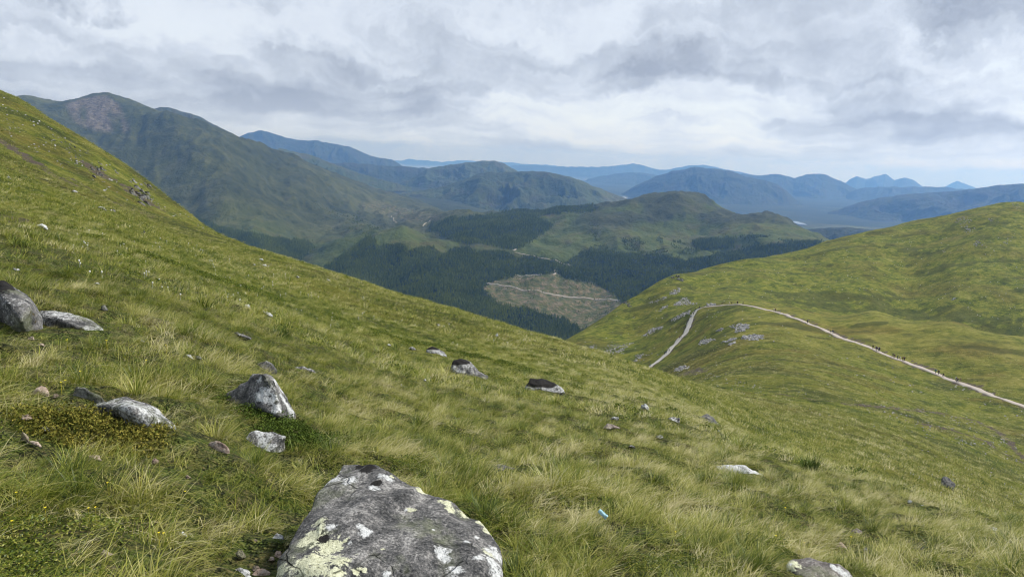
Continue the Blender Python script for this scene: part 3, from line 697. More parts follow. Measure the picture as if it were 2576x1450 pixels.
# ------------------------------------------------------------------ rocks
def mat_rock():
    k = Mat('lichen_rock'); o = k.obj(); g = k.pos
    n1 = k.noise(g, 7.0, 8, 0.68, 0.3); n2 = k.noise(g, 60.0, 4, 0.7); n3 = k.noise(g, 2.2, 4, 0.6, 0.4); n5 = k.noise(g, 22.0, 5, 0.62)
    grey = k.ramp(k.math('ADD', k.math('MULTIPLY', n1, .55), k.math('MULTIPLY', n2, .45)), [(0.40, (0.030, 0.031, 0.032)), (0.475, (0.085, 0.085, 0.084)), (0.535, (0.165, 0.160, 0.154)), (0.61, (0.36, 0.35, 0.33))])
    pink = k.ramp(k.math('ADD', k.math('MULTIPLY', n1, .5), k.math('MULTIPLY', n2, .5)), [(0.39, (0.17, 0.115, 0.09)), (0.5, (0.38, 0.285, 0.225)), (0.61, (0.58, 0.48, 0.40))])
    c = k.mix(k.attr('tone'), grey, pink)
    c = k.mix(k.rng(n3, .52, .66, 0, .55), c, k.mix(n2, (0.13, 0.15, 0.075), (0.24, 0.26, 0.15)))      # green-grey lichen film
    edge = k.math('ADD', k.math('ADD', k.math('MULTIPLY', k.math('SUBTRACT', n5, .5), 1.25), k.math('MULTIPLY', k.math('SUBTRACT', n2, .5), .8)), k.math('MULTIPLY', k.math('SUBTRACT', n1, .5), .6))
    w = k.rng(k.math('ADD', k.attr('lich_w'), edge), .40, .68)
    y = k.rng(k.math('ADD', k.attr('lich_y'), k.math('MULTIPLY', edge, 1.35)), .42, .60)
    c = k.mix(y, c, k.mix(k.rng(n2, .35, .65), (0.42, 0.42, 0.27), (0.68, 0.69, 0.50)))
    c = k.mix(w, c, k.mix(k.rng(n2, .3, .6), (0.34, 0.35, 0.34), (0.64, 0.65, 0.64)))
    d = k.rng(k.math('ADD', k.attr('cap'), edge), .47, .53)
    c = k.mix(d, c, k.mix(n2, (0.008, 0.008, 0.008), (0.030, 0.027, 0.024)))
    m = k.rng(k.math('ADD', k.attr('moss'), edge), .45, .55)
    c = k.mix(m, c, k.mix(n2, (0.05, 0.042, 0.015), (0.13, 0.10, 0.035)))
    vo = N(k.nt, 'ShaderNodeTexVoronoi', feature='DISTANCE_TO_EDGE'); k.L(k.mix(.12, g, N(k.nt, 'ShaderNodeTexNoise').outputs['Color'], 'ADD'), vo.inputs['Vector']); vo.inputs['Scale'].default_value = 2.3
    crack = k.math('MULTIPLY', k.rng(vo.outputs['Distance'], .0, .012, 1, 0), k.rng(n3, .5, .62))
    pit = k.rng(k.noise(g, 95.0, 2), .62, .70)
    c = k.mix(crack, c, (0.02, 0.02, 0.018)); c = k.mix(k.math('MULTIPLY', pit, .6), c, (0.03, 0.03, 0.03))
    k.color(c); k.bsdf.inputs['Roughness'].default_value = 0.85
    k.bump(k.math('SUBTRACT', k.math('ADD', k.math('ADD', k.math('MULTIPLY', n1, 1.0), k.math('MULTIPLY', n2, .35)), k.math('MULTIPLY', w, .08)), k.math('ADD', k.math('MULTIPLY', crack, 1.5), k.math('MULTIPLY', pit, .4))), 0.9, 0.025)
    return k.m
M_rock = mat_rock()
ROCKS = []
FOOT = []
def noise3(v, f, seed, octv=4):
    return (fbm(v[:, 0] * f + v[:, 2] * f * .83, v[:, 1] * f - v[:, 2] * f * .57, octv, seed) + fbm(v[:, 2] * f * 1.1 + v[:, 1] * f * .4, v[:, 0] * f * .9 - v[:, 1] * f * .3 + 5, octv, seed + 31)) * .7
def cam_pt(px, py, D):
    """point at view depth D (metres along the lens axis) on a sighting line"""
    x0 = (px - 1287.5) / FP; d0 = (py - 725.0) / FP; x = x0 * CR + d0 * SR; d = d0 * CR - x0 * SR
    return np.array([x, CP - SP * d, -SP - CP * d]) * D
def depth_of(p): return CP * p[1] - SP * p[2]
def queue_rock(name, pts, label, res, tone=0.0, white=0.4, yellow=0.0, cap=0.0, moss=0.0, rough=1.0, seed=0, group=None, cat='rock', spots=None, smooth=2, foot=True):
    pts = np.array(pts); c = pts.mean(0); c[2] = pts[:, 2].min()
    bm = bmesh.new()
    for p in pts - c: bm.verts.new(p)
    bmesh.ops.convex_hull(bm, input=bm.verts)
    bmesh.ops.delete(bm, geom=[v for v in bm.verts if not v.link_faces], context='VERTS')
    size = float(np.linalg.norm(np.ptp(pts, 0))) / 1.5
    me = bpy.data.meshes.new(name); bm.to_mesh(me); bm.free()
    t = bpy.data.objects.new(name + '_tmp', me); COL.objects.link(t)
    md = t.modifiers.new('r', 'REMESH'); md.mode = 'VOXEL'; md.voxel_size = size / res; md.use_smooth_shade = True
    ms = t.modifiers.new('s', 'SMOOTH'); ms.factor = .6; ms.iterations = smooth
    ROCKS.append(dict(t=t, name=name, c=c, label=label, size=size, tone=tone, white=white, yellow=yellow, cap=cap, moss=moss, rough=rough, seed=seed, group=group, cat=cat, spots=spots))
    if foot: FOOT.append((pts[:, :2].copy(), c, size))
def outline_rock(label, base, outline, thick, inner=(), conv=lambda x, y: (x, y), res=34, back=.82, name='boulder', sink=.25, dscale=1.0, **kw):
    bx_, by_ = conv(*base); g = HILL.hit(bx_, by_); D = depth_of(g)
    fr = [cam_pt(*conv(o[0], o[1]), D + (o[2] if len(o) > 2 else 0) * dscale + thick * .35) for o in outline]
    fr = np.array(fr); cen = fr.mean(0)
    ax = np.array([0, CP, -SP])
    bk = (cen + (fr - cen) * back) * (1 + thick * .65 / D)
    pts = list(fr) + list(bk) + [cam_pt(*conv(o[0], o[1]), D + o[2] * dscale) for o in inner]
    # rooted in the ground
    lo = []
    for p in list(fr) + list(bk):
        q = p.copy(); q[2] = min(q[2], float(HILL.z(q[0], q[1]))) - sink * thick; q[:2] = cen[:2] + (q[:2] - cen[:2]) * .9
        lo.append(q)
    queue_rock(name, pts + lo, label, res, **kw)
_rs = random.Random(5)
def stone(px, py, wpx, label, h=.55, name='stone', tone=0.0, white=.45, group=None, res=20, seed=None, rmin=None, long=1.0, **kw):
    """an ordinary stone: px,py = its foot, wpx = breadth on the sheet"""
    rnd = random.Random(seed if seed is not None else int(px * 7 + py * 13))
    g = HILL.hit(px, py, rmin); D = depth_of(g); w = wpx / FP * D
    g = g.copy(); pts = []
    g[1] += w * .3; g[2] = float(HILL.z(g[0], g[1])) + (min(.025, .15 * w) if rmin is None else -.18 * w)
    yaw = rnd.uniform(-.5, .5)
    for k in range(12):
        a = rnd.uniform(0, 6.283); e = math.asin(rnd.uniform(-.35, 1.0)); q = rnd.uniform(.85, 1.08)
        x, y, z = .5 * w * q * math.cos(e) * math.cos(a), .5 * w * q * math.cos(e) * math.sin(a) * .8 / long, h * w * math.sin(e) * rnd.uniform(.75, 1.0)
        x, y = x * math.cos(yaw) - y * math.sin(yaw), x * math.sin(yaw) + y * math.cos(yaw)
        nrm = HILL.normal(np.array(g[0]), np.array(g[1]), max(.3, w))
        pts.append(g + np.array([x, y, z - (nrm[0] * x + nrm[1] * y) / nrm[2] * .8]))
    queue_rock(name, pts, label, res, tone=tone, white=white, seed=rnd.randint(0, 999), group=group, **{'smooth': 1, 'rough': 1.5, **kw})

z1 = lambda x, y: (x * .3552, 708.4 + y * .3552)
z2 = lambda x, y: (450.8 + x * .35, 1094.8 + y * .35)
z7 = lambda x, y: (1674.4 + x * .35, 966 + y * .35)
z6 = lambda x, y: (1384.6 + x * .4626, 579.6 + y * .4626)
zb = lambda x, y: (966 + x * .2, 805 + y * .2)
z3 = lambda x, y: (x * .4, 193.2 + y * .4)

# the big boulder in front
top = [(860,1161,4.5),(900,1158,4.5),(945,1167,4.45),(1010,1207,4.35),(1090,1245,4.25),(1160,1277,4.15),(1222,1320,4.0),(1257,1368,3.85),(1258,1420,3.7),(1250,1500,3.45),(1120,1540,3.3),(900,1545,3.2),(690,1490,3.3),(705,1430,3.42),(735,1350,3.68),(765,1285,3.9),(800,1240,4.1),(835,1185,4.38)]
inn = [(800,1310,3.66),(870,1205,4.25),(775,1420,3.3),(1170,1335,3.82),(1190,1430,3.52),(1000,1230,4.15)]
bp = [cam_pt(*p) for p in top]; ip = [cam_pt(*p) for p in inn]; cen = np.mean(bp, 0)
lo = []
for p in bp:
    q = p.copy(); q[:2] = cen[:2] + (q[:2] - cen[:2]) * 1.03; q[2] = float(HILL.z(q[0], q[1])) - .12; lo.append(q)
SP_W = [(838,1205,0.047),(880,1203,0.043),(872,1215,0.025),(938,1222,0.030),(960,1195,0.030),(975,1200,0.034),(920,1335,0.034),(912,1325,0.025),(915,1345,0.017),(830,1323,0.030),(1110,1385,0.043),(1120,1400,0.034),(1145,1432,0.038),(1172,1361,0.021),(1200,1350,0.013),(1240,1360,0.043),(1246,1395,0.051),(1236,1410,0.043),(1250,1440,0.051),(1205,1400,0.025),(1225,1385,0.025),(1020,1280,0.010),(880,1365,0.017),(840,1190,0.017),(852,1183,0.013),(975,1445,0.025),(1090,1330,0.009)]
SP_Y = [(1032,1281,0.022),(800,1313,0.033),(795,1350,0.074),(830,1375,0.063),(790,1410,0.104),(850,1410,0.044),(840,1438,0.044),(985,1196,0.022),(1215,1310,0.037),(1175,1285,0.044),(1120,1262,0.037),(1238,1335,0.037),(1230,1390,0.037),(870,1360,0.015),(895,1440,0.022),(920,1433,0.015),(960,1380,0.011),(1130,1280,0.030),(700,1440,0.037),(1060,1235,0.037)]
queue_rock('boulder', bp + ip + lo, 'largest grey boulder, broad flat top spotted with white and yellow-green lichen', 90, white=0.0, seed=3, spots=(SP_W, SP_Y, [(812,1352,.035),(925,1178,.05),(945,1213,.03),(905,1172,.04)]), rough=.9, smooth=3)

outline_rock('pyramid-shaped grey boulder with white lichen down one side', (1850,955), [(1545,850,.1),(1680,750,.1),(1780,655,.05),(1840,642),(1905,655),(1960,700,.08),(2010,770,.12),(2050,850,.15),(2090,920,.18),(2095,958,.18),(1950,965,-.02),(1730,955),(1610,905,.08)], .45,
             [(1870,660,.1),(1955,800,-.02),(1975,950,-.10),(1800,900,-.03)], z1, res=48, white=.10, yellow=.0, seed=11,
             spots=([(z1(*p)[0], z1(*p)[1], r) for p, r in [((1850,800),.06),((1900,780),.06),((1930,830),.05),((1955,890),.05),((1965,690),.05),((1990,760),.05),((2010,830),.06),((2040,880),.05),((2070,930),.05),((1840,690),.035),((1760,935),.03),((1950,720),.03),((1870,830),.04)]], [], [(z1(1945,725)[0], z1(1945,725)[1], .03)]))
outline_rock('long low grey boulder beside the brown heather mat, half covered in white lichen', (1060,1092), [(640,862,.1),(760,860,.15),(830,820,.2),(880,805,.2),(950,830,.2),(1030,865,.2),(1120,910,.2),(1180,970,.15),(1230,1030,.1),(1243,1085,.1),(1150,1080,0),(1000,1065,-.05),(900,1045,-.05),(840,965,0),(730,895,.05)], .5,
             [(950,900,.0)], z1, res=44, white=.40, seed=15, moss=.1)
outline_rock('flat-topped grey rock tilted against the end of the long white-lichened boulder', (600,880), [(510,795),(540,738),(600,750),(700,810),(742,848),(700,875),(620,862),(530,842)], .3, (), z1, res=28, white=.22, seed=17)
outline_rock('stubby grey and white boulder with dark green crowberry over its end', (1830,1200), [(1690,1175),(1700,1130),(1760,1060,.05),(1810,1045,.08),(1870,1055,.1),(1960,1080,.1),(2030,1088,.12),(1990,1115,.05),(1945,1190),(1830,1206,-.03),(1730,1208)], .32, (), z1, res=36, white=.42, yellow=.2, seed=21)
outline_rock('dark grey boulder with brown moss patches hanging down its face', (150,350), [(-120,310,.1),(-90,15,.1),(20,-5,.1),(70,50,.08),(150,110,.05),(210,140,.05),(250,190,.05),(275,240,.05),(282,330,.05),(250,362),(150,350,-.05),(40,320)], .6, [(60,150,-.12),(190,200,-.08),(150,290,-.14)], z1, res=52, white=.34, seed=23, moss=.36, cap=.3, rough=1.0, smooth=1)
outline_rock('long sloping grey slab with a pale top behind the dark mossy boulder', (600,350), [(265,212,.2),(350,200,.25),(420,215,.25),(560,250,.25),(640,265,.25),(720,310,.25),(770,360,.2),(778,408,.15),(720,398,.05),(600,335),(480,292,.05),(400,252,.1),(285,240,.15)], .45, (), z1, res=36, white=.36, seed=27)
outline_rock('round pink cobble standing above the tilted grey rock', (270,832), [(203,812),(240,765),(290,735,.03),(330,750,.03),(347,790),(322,818),(250,838)], .16, (), z1, res=26, tone=.95, white=.0, seed=31, name='cobble')
outline_rock('rough pinkish stone with dry grass in front of it', (1540,1222), [(1455,1195),(1480,1132),(1530,1122),(1600,1150),(1622,1192),(1560,1228),(1490,1228)], .2, (), z1, res=28, tone=.7, white=.15, yellow=.2, seed=33, name='stone')
outline_rock('rounded grey rock with one white flank above the pyramid boulder', (1890,642), [(1775,610),(1830,570,.05),(1890,558,.08),(1930,580,.08),(1968,645,.05),(1900,655),(1800,632)], .35, (), z1, res=28, white=.30, seed=35, name='rock')
outline_rock('low flat grey rock streaked with white beside the pyramid boulder', (2140,652), [(2045,640),(2090,605,.1),(2150,598,.12),(2220,622,.1),(2235,652,.05),(2140,660),(2065,655)], .35, (), z1, res=26, white=.38, seed=37, name='rock')
outline_rock('small bright white rock in the grass up slope', (1325,552), [(1282,528),(1320,510,.03),(1350,518,.03),(1368,545),(1350,558),(1308,553)], .2, (), z1, res=24, white=.66, seed=39, name='stone')
# stones beside the big boulder
outline_rock('angular pale grey stone leaning on the big boulder', (700,765), [(655,748),(700,695,.03),(750,715,.03),(757,770),(700,764)], .12, (), z2, res=24, white=.5, seed=41, name='stone', rough=.5)
outline_rock('grey stone with white specks in the pile beside the big boulder', (520,955), [(433,910),(480,880,.04),(540,885,.05),(602,920,.03),(602,950),(520,958),(448,938)], .16, (), z2, res=24, tone=.3, white=.28, seed=43, name='stone')
outline_rock('white-lichened rock at the foot of the stone pile', (400,1045), [(245,1020),(330,975,.05),(440,950,.06),(510,985,.04),(522,1040),(400,1060),(250,1055)], .22, (), z2, res=28, white=.45, yellow=.25, seed=45, name='rock')
outline_rock('smooth pink cobble at the foot of the stone pile', (585,1042), [(513,1002),(560,965,.03),(610,955,.04),(657,980,.03),(652,1040),(520,1042)], .14, (), z2, res=24, tone=1.0, white=.0, seed=47, name='cobble')
outline_rock('pink stone wedged under the big boulder', (705,900), [(678,872),(700,823,.02),(732,828,.02),(742,882),(700,903)], .10, (), z2, res=20, tone=1.0, white=.0, seed=49, name='cobble')
outline_rock('mossy brown stone sunk in grass above the stone pile', (500,828), [(405,805),(450,760,.04),(540,745,.06),(602,770,.04),(562,812),(450,833)], .16, (), z2, res=24, tone=.55, white=.05, moss=.42, seed=51, name='stone')
outline_rock('long grey rock lying flat in the grass behind the big boulder', (2420,320), [(2252,228),(2290,210,.1),(2400,238,.12),(2500,278,.12),(2574,330,.08),(2540,345),(2450,318),(2350,278)], .32, (), z2, res=30, white=.30, yellow=.1, seed=53, name='rock')
# right-hand boulders
outline_rock('saddle-backed dark grey boulder with one white shoulder', (1100,1400), [(855,1400),(862,1340),(880,1270,.05),(930,1243,.1),(990,1255,.1),(1070,1290,.1),(1170,1278,.1),(1240,1300,.1),(1300,1340,.1),(1355,1400,.05),(1345,1480),(1100,1500,-.08),(860,1480)], .4, [(1000,1380,-.02)], z7, res=44, tone=.12, white=.06, seed=55,
             spots=([(z7(*p)[0], z7(*p)[1], r) for p, r in [((1215,1315),.04),((1250,1340),.045),((1285,1365),.05),((1310,1390),.05),((1195,1300),.025),((900,1290),.015)]], [(z7(900,1300)[0], z7(900,1300)[1], .06)], []))
outline_rock('long white slab lying in straw-coloured grass', (560,660), [(358,592),(470,584,.1),(560,598,.12),(650,633,.12),(712,665,.1),(640,668),(560,660),(500,625),(420,608)], .4, (), z7, res=32, white=.56, seed=57, rough=1.7, name='rock')
outline_rock('dark grey boulder alone on the slope down in the gully', (2025,746), [(1968,725),(1985,668,.2),(2000,652,.3),(2040,670,.3),(2087,722,.2),(2070,750),(2000,742)], 1.1, (), z7, res=30, white=.28, seed=59)
outline_rock('grey boulder with a yellowish edge on the brow', (320,275), [(233,242,.1),(260,222,.2),(300,211,.3),(340,233,.3),(403,292,.2),(340,280),(258,258)], .7, (), z7, res=30, white=.25, yellow=.25, seed=61)
outline_rock('knobbly white rock on the brow next to the grey boulder', (60,268), [(18,248),(60,230,.1),(99,244,.1),(72,272),(28,265)], .45, (), z7, res=24, white=.45, seed=63, rough=2.2, name='rock')
outline_rock('small tan stone with a flat face deep in pale grass', (1280,1188), [(1222,1163),(1255,1133,.04),(1300,1168,.05),(1322,1192),(1250,1188)], .2, (), z7, res=22, tone=.8, white=.0, seed=65, name='stone')
outline_rock('low rounded grey stone above the small tan stone', (1375,1074), [(1328,1052),(1370,1028,.05),(1412,1055,.05),(1406,1077),(1350,1070)], .24, (), z7, res=22, tone=.25, white=.2, seed=67, name='stone')
outline_rock('grey rock with a grass skirt towards the brow of the gully', (1845,904), [(1797,882),(1850,863,.1),(1893,890,.1),(1872,908),(1808,903)], .45, (), z7, res=24, white=.3, seed=69, name='rock')
# the capped boulders in the middle
outline_rock('white-flecked boulder next to the dark heath band', (660,448), [(528,378,.1),(560,345,.2),(620,336,.3),(700,363,.3),(762,400,.3),(793,438,.2),(700,455),(620,440),(558,412)], .8, (), zb, res=30, white=.42, cap=.30, seed=71)
outline_rock('long pale boulder with a thin black cap trailing down slope', (1100,712), [(826,575,.1),(870,493,.2),(960,493,.3),(1060,528,.35),(1130,578,.35),(1200,648,.3),(1305,718,.2),(1270,742),(1150,720),(1025,710),(1005,684),(878,645)], .9, (), zb, res=34, white=.42, cap=.40, seed=73, rough=1.5)
outline_rock('pale boulder with a thick black cap like a loaf', (2030,903), [(1780,855,.1),(1830,728,.25),(1870,720,.3),(2000,733,.4),(2150,788,.4),(2250,848,.35),(2284,898,.2),(2200,912),(2050,905),(1930,890),(1815,870)], .9, (), zb, res=34, white=.42, cap=.75, seed=75, rough=1.5)

for px, py, w, lab, kw in [
    (z1(180,1003)[0], z1(180,1003)[1], 42, 'flat pale pink stone in the moss above the two pink cobbles', dict(h=.3, tone=.8, white=.1)),
    (z1(138,1145)[0], z1(138,1145)[1], 34, 'upright pink-brown stone half hidden by herbs', dict(h=.75, tone=.85, white=0)),
    (z1(210,1187)[0], z1(210,1187)[1], 40, 'pink rounded stone below the upright pink-brown stone', dict(h=.4, tone=.95, white=0)),
    (z1(315,1072)[0], z1(315,1072)[1], 24, 'small blue-grey stone among moss and herbs', dict(h=.6, tone=.0, white=.1)),
    (z1(660,1292)[0], z1(660,1292)[1], 42, 'cream-pink oval stone alone in long grass', dict(h=.42, tone=.95, white=.15)),
    (z1(388,832)[0], z1(388,832)[1], 18, 'little grey-pink stone beside the round pink cobble', dict(h=.7, tone=.6, white=.1)),
    (z1(213,428)[0], z1(213,428)[1], 20, 'pinkish stone below the dark mossy boulder', dict(h=.7, tone=.8, white=.1)),
    (z1(285,462)[0], z1(285,462)[1], 18, 'small flat beige stone below the dark mossy boulder', dict(h=.4, tone=.8, white=.1)),
    (z1(1740,186)[0], z1(1740,186)[1], 22, 'half-round white-topped stone on the slope above the flat stone', dict(h=.5, white=.5)),
    (z1(1893,240)[0], z1(1893,240)[1], 26, 'narrow white stone tilted down slope beside the half-round one', dict(h=.4, white=.6, long=1.6)),
    (z1(1700,405)[0], z1(1700,405)[1], 60, 'long flat grey stone barely above the grass', dict(h=.16, white=.4, long=1.6)),
    (z1(728,205)[0], z1(728,205)[1], 18, 'blue-grey stone lost in grass beyond the long slab', dict(h=.7, white=.1)),
    (z1(1005,432)[0], z1(1005,432)[1], 12, 'tiny white stone past the end of the long slab', dict(h=.6, white=.6)),
    (z1(1330,1397)[0], z1(1330,1397)[1], 18, 'tiny pink-white stone in herbs above the stone pile', dict(h=.6, tone=.8, white=.2)),
    (z1(1085,1292)[0], z1(1085,1292)[1], 22, 'small tan stone under hanging grass', dict(h=.6, tone=.8, white=0)),
    (z1(1400,552)[0], z1(1400,552)[1], 22, 'dull grey stone touching the small bright white rock', dict(h=.4, white=.2)),
    (z2(30,745)[0], z2(30,745)[1], 30, 'pale lichened stone sunk in long grass away from the boulder', dict(h=.6, white=.45)),
    (z2(660,912)[0], z2(660,912)[1], 18, 'small pink pebble between the stone pile and the boulder', dict(h=.7, tone=1, white=0)),
    (z2(545,975)[0], z2(545,975)[1], 26, 'dusky pink stone in the middle of the stone pile', dict(h=.6, tone=.8, white=0)),
    (z2(425,895)[0], z2(425,895)[1], 34, 'dull grey stone at the top of the stone pile', dict(h=.6, tone=.3, white=.1)),
    (z2(62,310)[0], z2(62,310)[1], 10, 'tiny pink pebble among dark herbs', dict(h=.7, tone=1, white=.2)),
    (263, 1411, 38, 'pinkish stone under overhanging grass at the bottom of the slope', dict(h=.5, tone=.8, white=0)),
    (z7(1760,862)[0], z7(1760,862)[1], 14, 'little white stone next to the grey rock with the grass skirt', dict(h=.5, white=.7)),
    (z7(2370,1062)[0], z7(2370,1062)[1], 34, 'pale flat stone near the brow of the gully', dict(h=.25, white=.45, tone=.3)),
    (z7(1440,1202)[0], z7(1440,1202)[1], 14, 'small grey stone in rich green grass', dict(h=.7, white=.2)),
    (z7(1860,1192)[0], z7(1860,1192)[1], 18, 'grey stone sunk deep in pale tussocks', dict(h=.4, white=.2)),
    (z7(385,342)[0], z7(385,342)[1], 9, 'tiny pale stone below the grey boulder on the brow', dict(h=.5, white=.6)),
    (zb(675,76)[0], zb(675,76)[1], 16, 'small block with dark top and white front on the far brow', dict(h=.45, white=.4, cap=.3)),
    (zb(1420,210)[0], zb(1420,210)[1], 10, 'white stone standing by the far brow over the valley', dict(h=.9, white=.75)),
    (zb(60,328)[0], zb(60,328)[1], 18, 'flat cream stone in line with the white-flecked boulder', dict(h=.35, tone=.4, white=.5)),
    (zb(340,378)[0], zb(340,378)[1], 22, 'flat grey stone between cream stone and white-flecked boulder', dict(h=.35, white=.35)),
    (zb(222,845)[0], zb(222,845)[1], 9, 'tiny white stone below the long pale boulder', dict(h=.7, white=.8)),
    (zb(510,772)[0], zb(510,772)[1], 12, 'tiny grey-white stone near the tail of the long pale boulder', dict(h=.5, white=.5)),
    (z6(350,1036)[0], z6(350,1036)[1], 30, 'flat white stone in straw grass below the capped boulder', dict(h=.35, white=.5, long=1.4)),
    (z6(515,973)[0], z6(515,973)[1], 28, 'white angular stone standing clear of the grass', dict(h=.5, white=.55)),
    (1660, 1104, 24, 'pale grey stone below the knobbly white rock', dict(h=.4, white=.35)),
    (1540, 1086, 60, 'long pinkish grey slab among brown tussocks', dict(h=.22, tone=.45, white=.2, long=1.8)),
    (1590, 1132, 22, 'dull stone hardly showing through tussocks', dict(h=.35, white=.2)),
    (1478, 1190, 12, 'tiny white stone beyond the long grey rock', dict(h=.6, white=.5)),
    (1425, 1308, 16, 'small tan stone in the grass near the blue scrap', dict(h=.5, tone=.7, white=.2)),
    (z3(625,830)[0], z3(625,830)[1], 26, 'long whitish rock, upper of a pair on the flank', dict(h=.35, white=.5)),
    (z3(702,843)[0], z3(702,843)[1], 18, 'rounded whitish rock, lower of a pair on the flank', dict(h=.5, white=.4)),
    (z3(255,955)[0], z3(255,955)[1], 30, 'white lumpy rock on the open slope above the dark mossy boulder', dict(h=.45, white=.6)),
    (z3(52,640)[0], z3(52,640)[1], 10, 'small white boulder on the green flank near the bare track', dict(h=.8, white=.6)),
    (z3(460,730)[0], z3(460,730)[1], 24, 'flat pale slab set in the flank below the crags', dict(h=.3, white=.4)),
    (z3(905,986)[0], z3(905,986)[1], 9, 'single small grey stone in smooth pale grass', dict(h=.7, white=.3)),
    (z3(95,1220)[0], z3(95,1220)[1], 20, 'half-buried pale stone above the long slab', dict(h=.35, white=.5)),
    (z3(658,722)[0], z3(658,722)[1], 14, 'pale stone at the end of a peat edge on the flank', dict(h=.5, white=.5)),
    (2400, 753, 11, 'lone pale boulder on the dark lower slope of the hill across the gully', dict(h=.7, white=.55, rmin=480)),
    (z3(605,1310)[0], z3(605,1310)[1], 16, 'pale stone flush with the grass of the near slope', dict(h=.3, white=.5)),
]:
    stone(px, py, w, lab, **kw)
for i, (a, b, w) in enumerate([(1640,1158,14),(1660,1190,14),(1598,1187,8),(1630,1178,10),(1870,1266,12),(2060,1281,11),(1800,1190,6)]):
    x, y = z3(a, b); stone(x, y, w, 'small pale stone near the far brow of the grassy slope', h=.5, white=.55, group='pale stones along the far brow', res=12)
# crags on the flank and on the edge of the spur
def crag(cx, cy, wx, wy, n, sz, lab, grp, seed, rmin=60, white=.3, cap=.15):
    rnd = random.Random(seed)
    for k in range(n):
        x = cx + rnd.gauss(0, wx); y = cy + rnd.gauss(0, wy) + .45 * (x - cx)
        stone(x, y, sz * rnd.uniform(.6, 1.5), lab, h=rnd.uniform(.5, .9), name='crag_block', white=white, group=grp, res=12, rmin=rmin, seed=seed * 100 + k, cap=cap, rough=1.6)
crag(345, 488, 16, 9, 18, 19, 'dark broken rock of the largest crag on the green flank', 'blocks of the dark crag', 1, white=.2, cap=.42)
crag(350, 462, 16, 4, 10, 11, 'grey rock of the outcrop on the skyline of the flank', 'blocks of the skyline outcrop', 2)
crag(192, 402, 14, 14, 16, 6, 'pale boulder of the loose scatter high on the flank', 'pale boulders high on the flank', 3, white=.25, cap=0)
crag(240, 430, 12, 14, 14, 11, 'dark rock in the gap between pale scatter and dark crag', 'dark rocks between scatter and crag', 4, white=.15, cap=.4)
crag(150, 350, 20, 12, 9, 5, 'small pale rock just under the skyline of the flank', 'small rocks under the skyline', 5, white=.25, cap=0)
crag(z6(690,258)[0], z6(690,258)[1], 8, 3, 10, 9, 'grey rock of the crag at the shoulder of the spur', 'rocks of the shoulder crag', 6, 300)
crag(z6(420,400)[0], z6(420,400)[1], 9, 4, 14, 8, 'grey rock of the crag on the edge over the valley', 'rocks of the edge crag', 7, 300)

bpy.context.view_layer.update()
dg = bpy.context.evaluated_depsgraph_get()
for q in ROCKS:
    me = bpy.data.meshes.new_from_object(q['t'].evaluated_get(dg)); q['me'] = me
for q in ROCKS:
    t, me = q['t'], q['me']; bpy.data.objects.remove(t)
    n = len(me.vertices); v = np.empty(n * 3, np.float32); me.vertices.foreach_get('co', v); v = v.reshape(-1, 3).astype(float)
    nm = np.empty(n * 3, np.float32); me.vertices.foreach_get('normal', nm); nm = nm.reshape(-1, 3).astype(float)
    S = q['size']; sd_ = q['seed']
    rd = 1 - 2 * np.abs(noise3(v / S, 2.6, sd_ + 5, 2))
    f = noise3(v / S, 1.6, sd_, 3) * .040 + noise3(v / S, 6, sd_ + 3, 3) * .014 + (rd - .6) * .022
    v2 = v + nm * (f * S * q['rough'])[:, None]
    me.vertices.foreach_set('co', v2.astype(np.float32).ravel()); me.update()
    me.polygons.foreach_set('use_smooth', np.full(len(me.polygons), True))
    W = v2 + q['c']
    up = nm[:, 2]
    lw = (q['white'] - .5) * 1.6 + .50 + .30 * noise3(v / S, 2.2, sd_ + 7, 2) + .12 * up if q['white'] > 0 else np.full(n, -1.0)
    ly = (q['yellow'] - .5) * 1.4 + .25 + .25 * noise3(v / S, 2.6, sd_ + 9, 2) + .1 * up if q['yellow'] > 0 else np.full(n, -1.0)
    hgt = (v[:, 2] - v[:, 2].min()) / max(1e-6, np.ptp(v[:, 2]))
    cp_ = (-.35 + 1.25 * sstep(.90 - .3 * q['cap'], 1.02 - .3 * q['cap'], hgt) * sstep(0., .5, up) + .25 * noise3(v / S, 2.0, sd_ + 11, 2)) if q['cap'] > 0 else np.full(n, -1.0)
    mo = (q['moss'] - .5) * 1.5 + .3 + .4 * noise3(v / S, 2.0, sd_ + 13, 2) if q['moss'] > 0 else np.full(n, -1.0)
    if q['spots']:
        u_, v_ = to_sheet(W[:, 0], W[:, 1], W[:, 2]); dep = CP * W[:, 1] - SP * W[:, 2]
        def field(sp):
            fl = np.full(n, -1.0)
            for sx, sy, sr in sp:
                k0 = int(np.argmin((u_ - sx) ** 2 + (v_ - sy) ** 2 + (up < -.2) * 1e6 + dep * 30)); d = np.linalg.norm(W - W[k0], axis=1)
                fl = np.maximum(fl, 1.0 - .5 * d / sr)
            return fl
        lw = np.maximum(lw, field(q['spots'][0])); ly = np.maximum(ly, field(q['spots'][1])); cp_ = np.maximum(cp_, field(q['spots'][2]))
    for nme, arr in (('lich_w', lw), ('lich_y', ly), ('cap', cp_), ('moss', mo), ('tone', np.full(n, q['tone']))):
        a = me.attributes.new(nme, 'FLOAT', 'POINT'); a.data.foreach_set('value', arr.astype(np.float32))
    me.materials.clear(); me.materials.append(M_rock); me.name = q['name']
    o = link(q['name'], me, tuple(q['c'])); tag(o, q['label'], q['cat'] if q['name'] not in ('boulder', 'cobble', 'stone') else q['name'], q['group'])

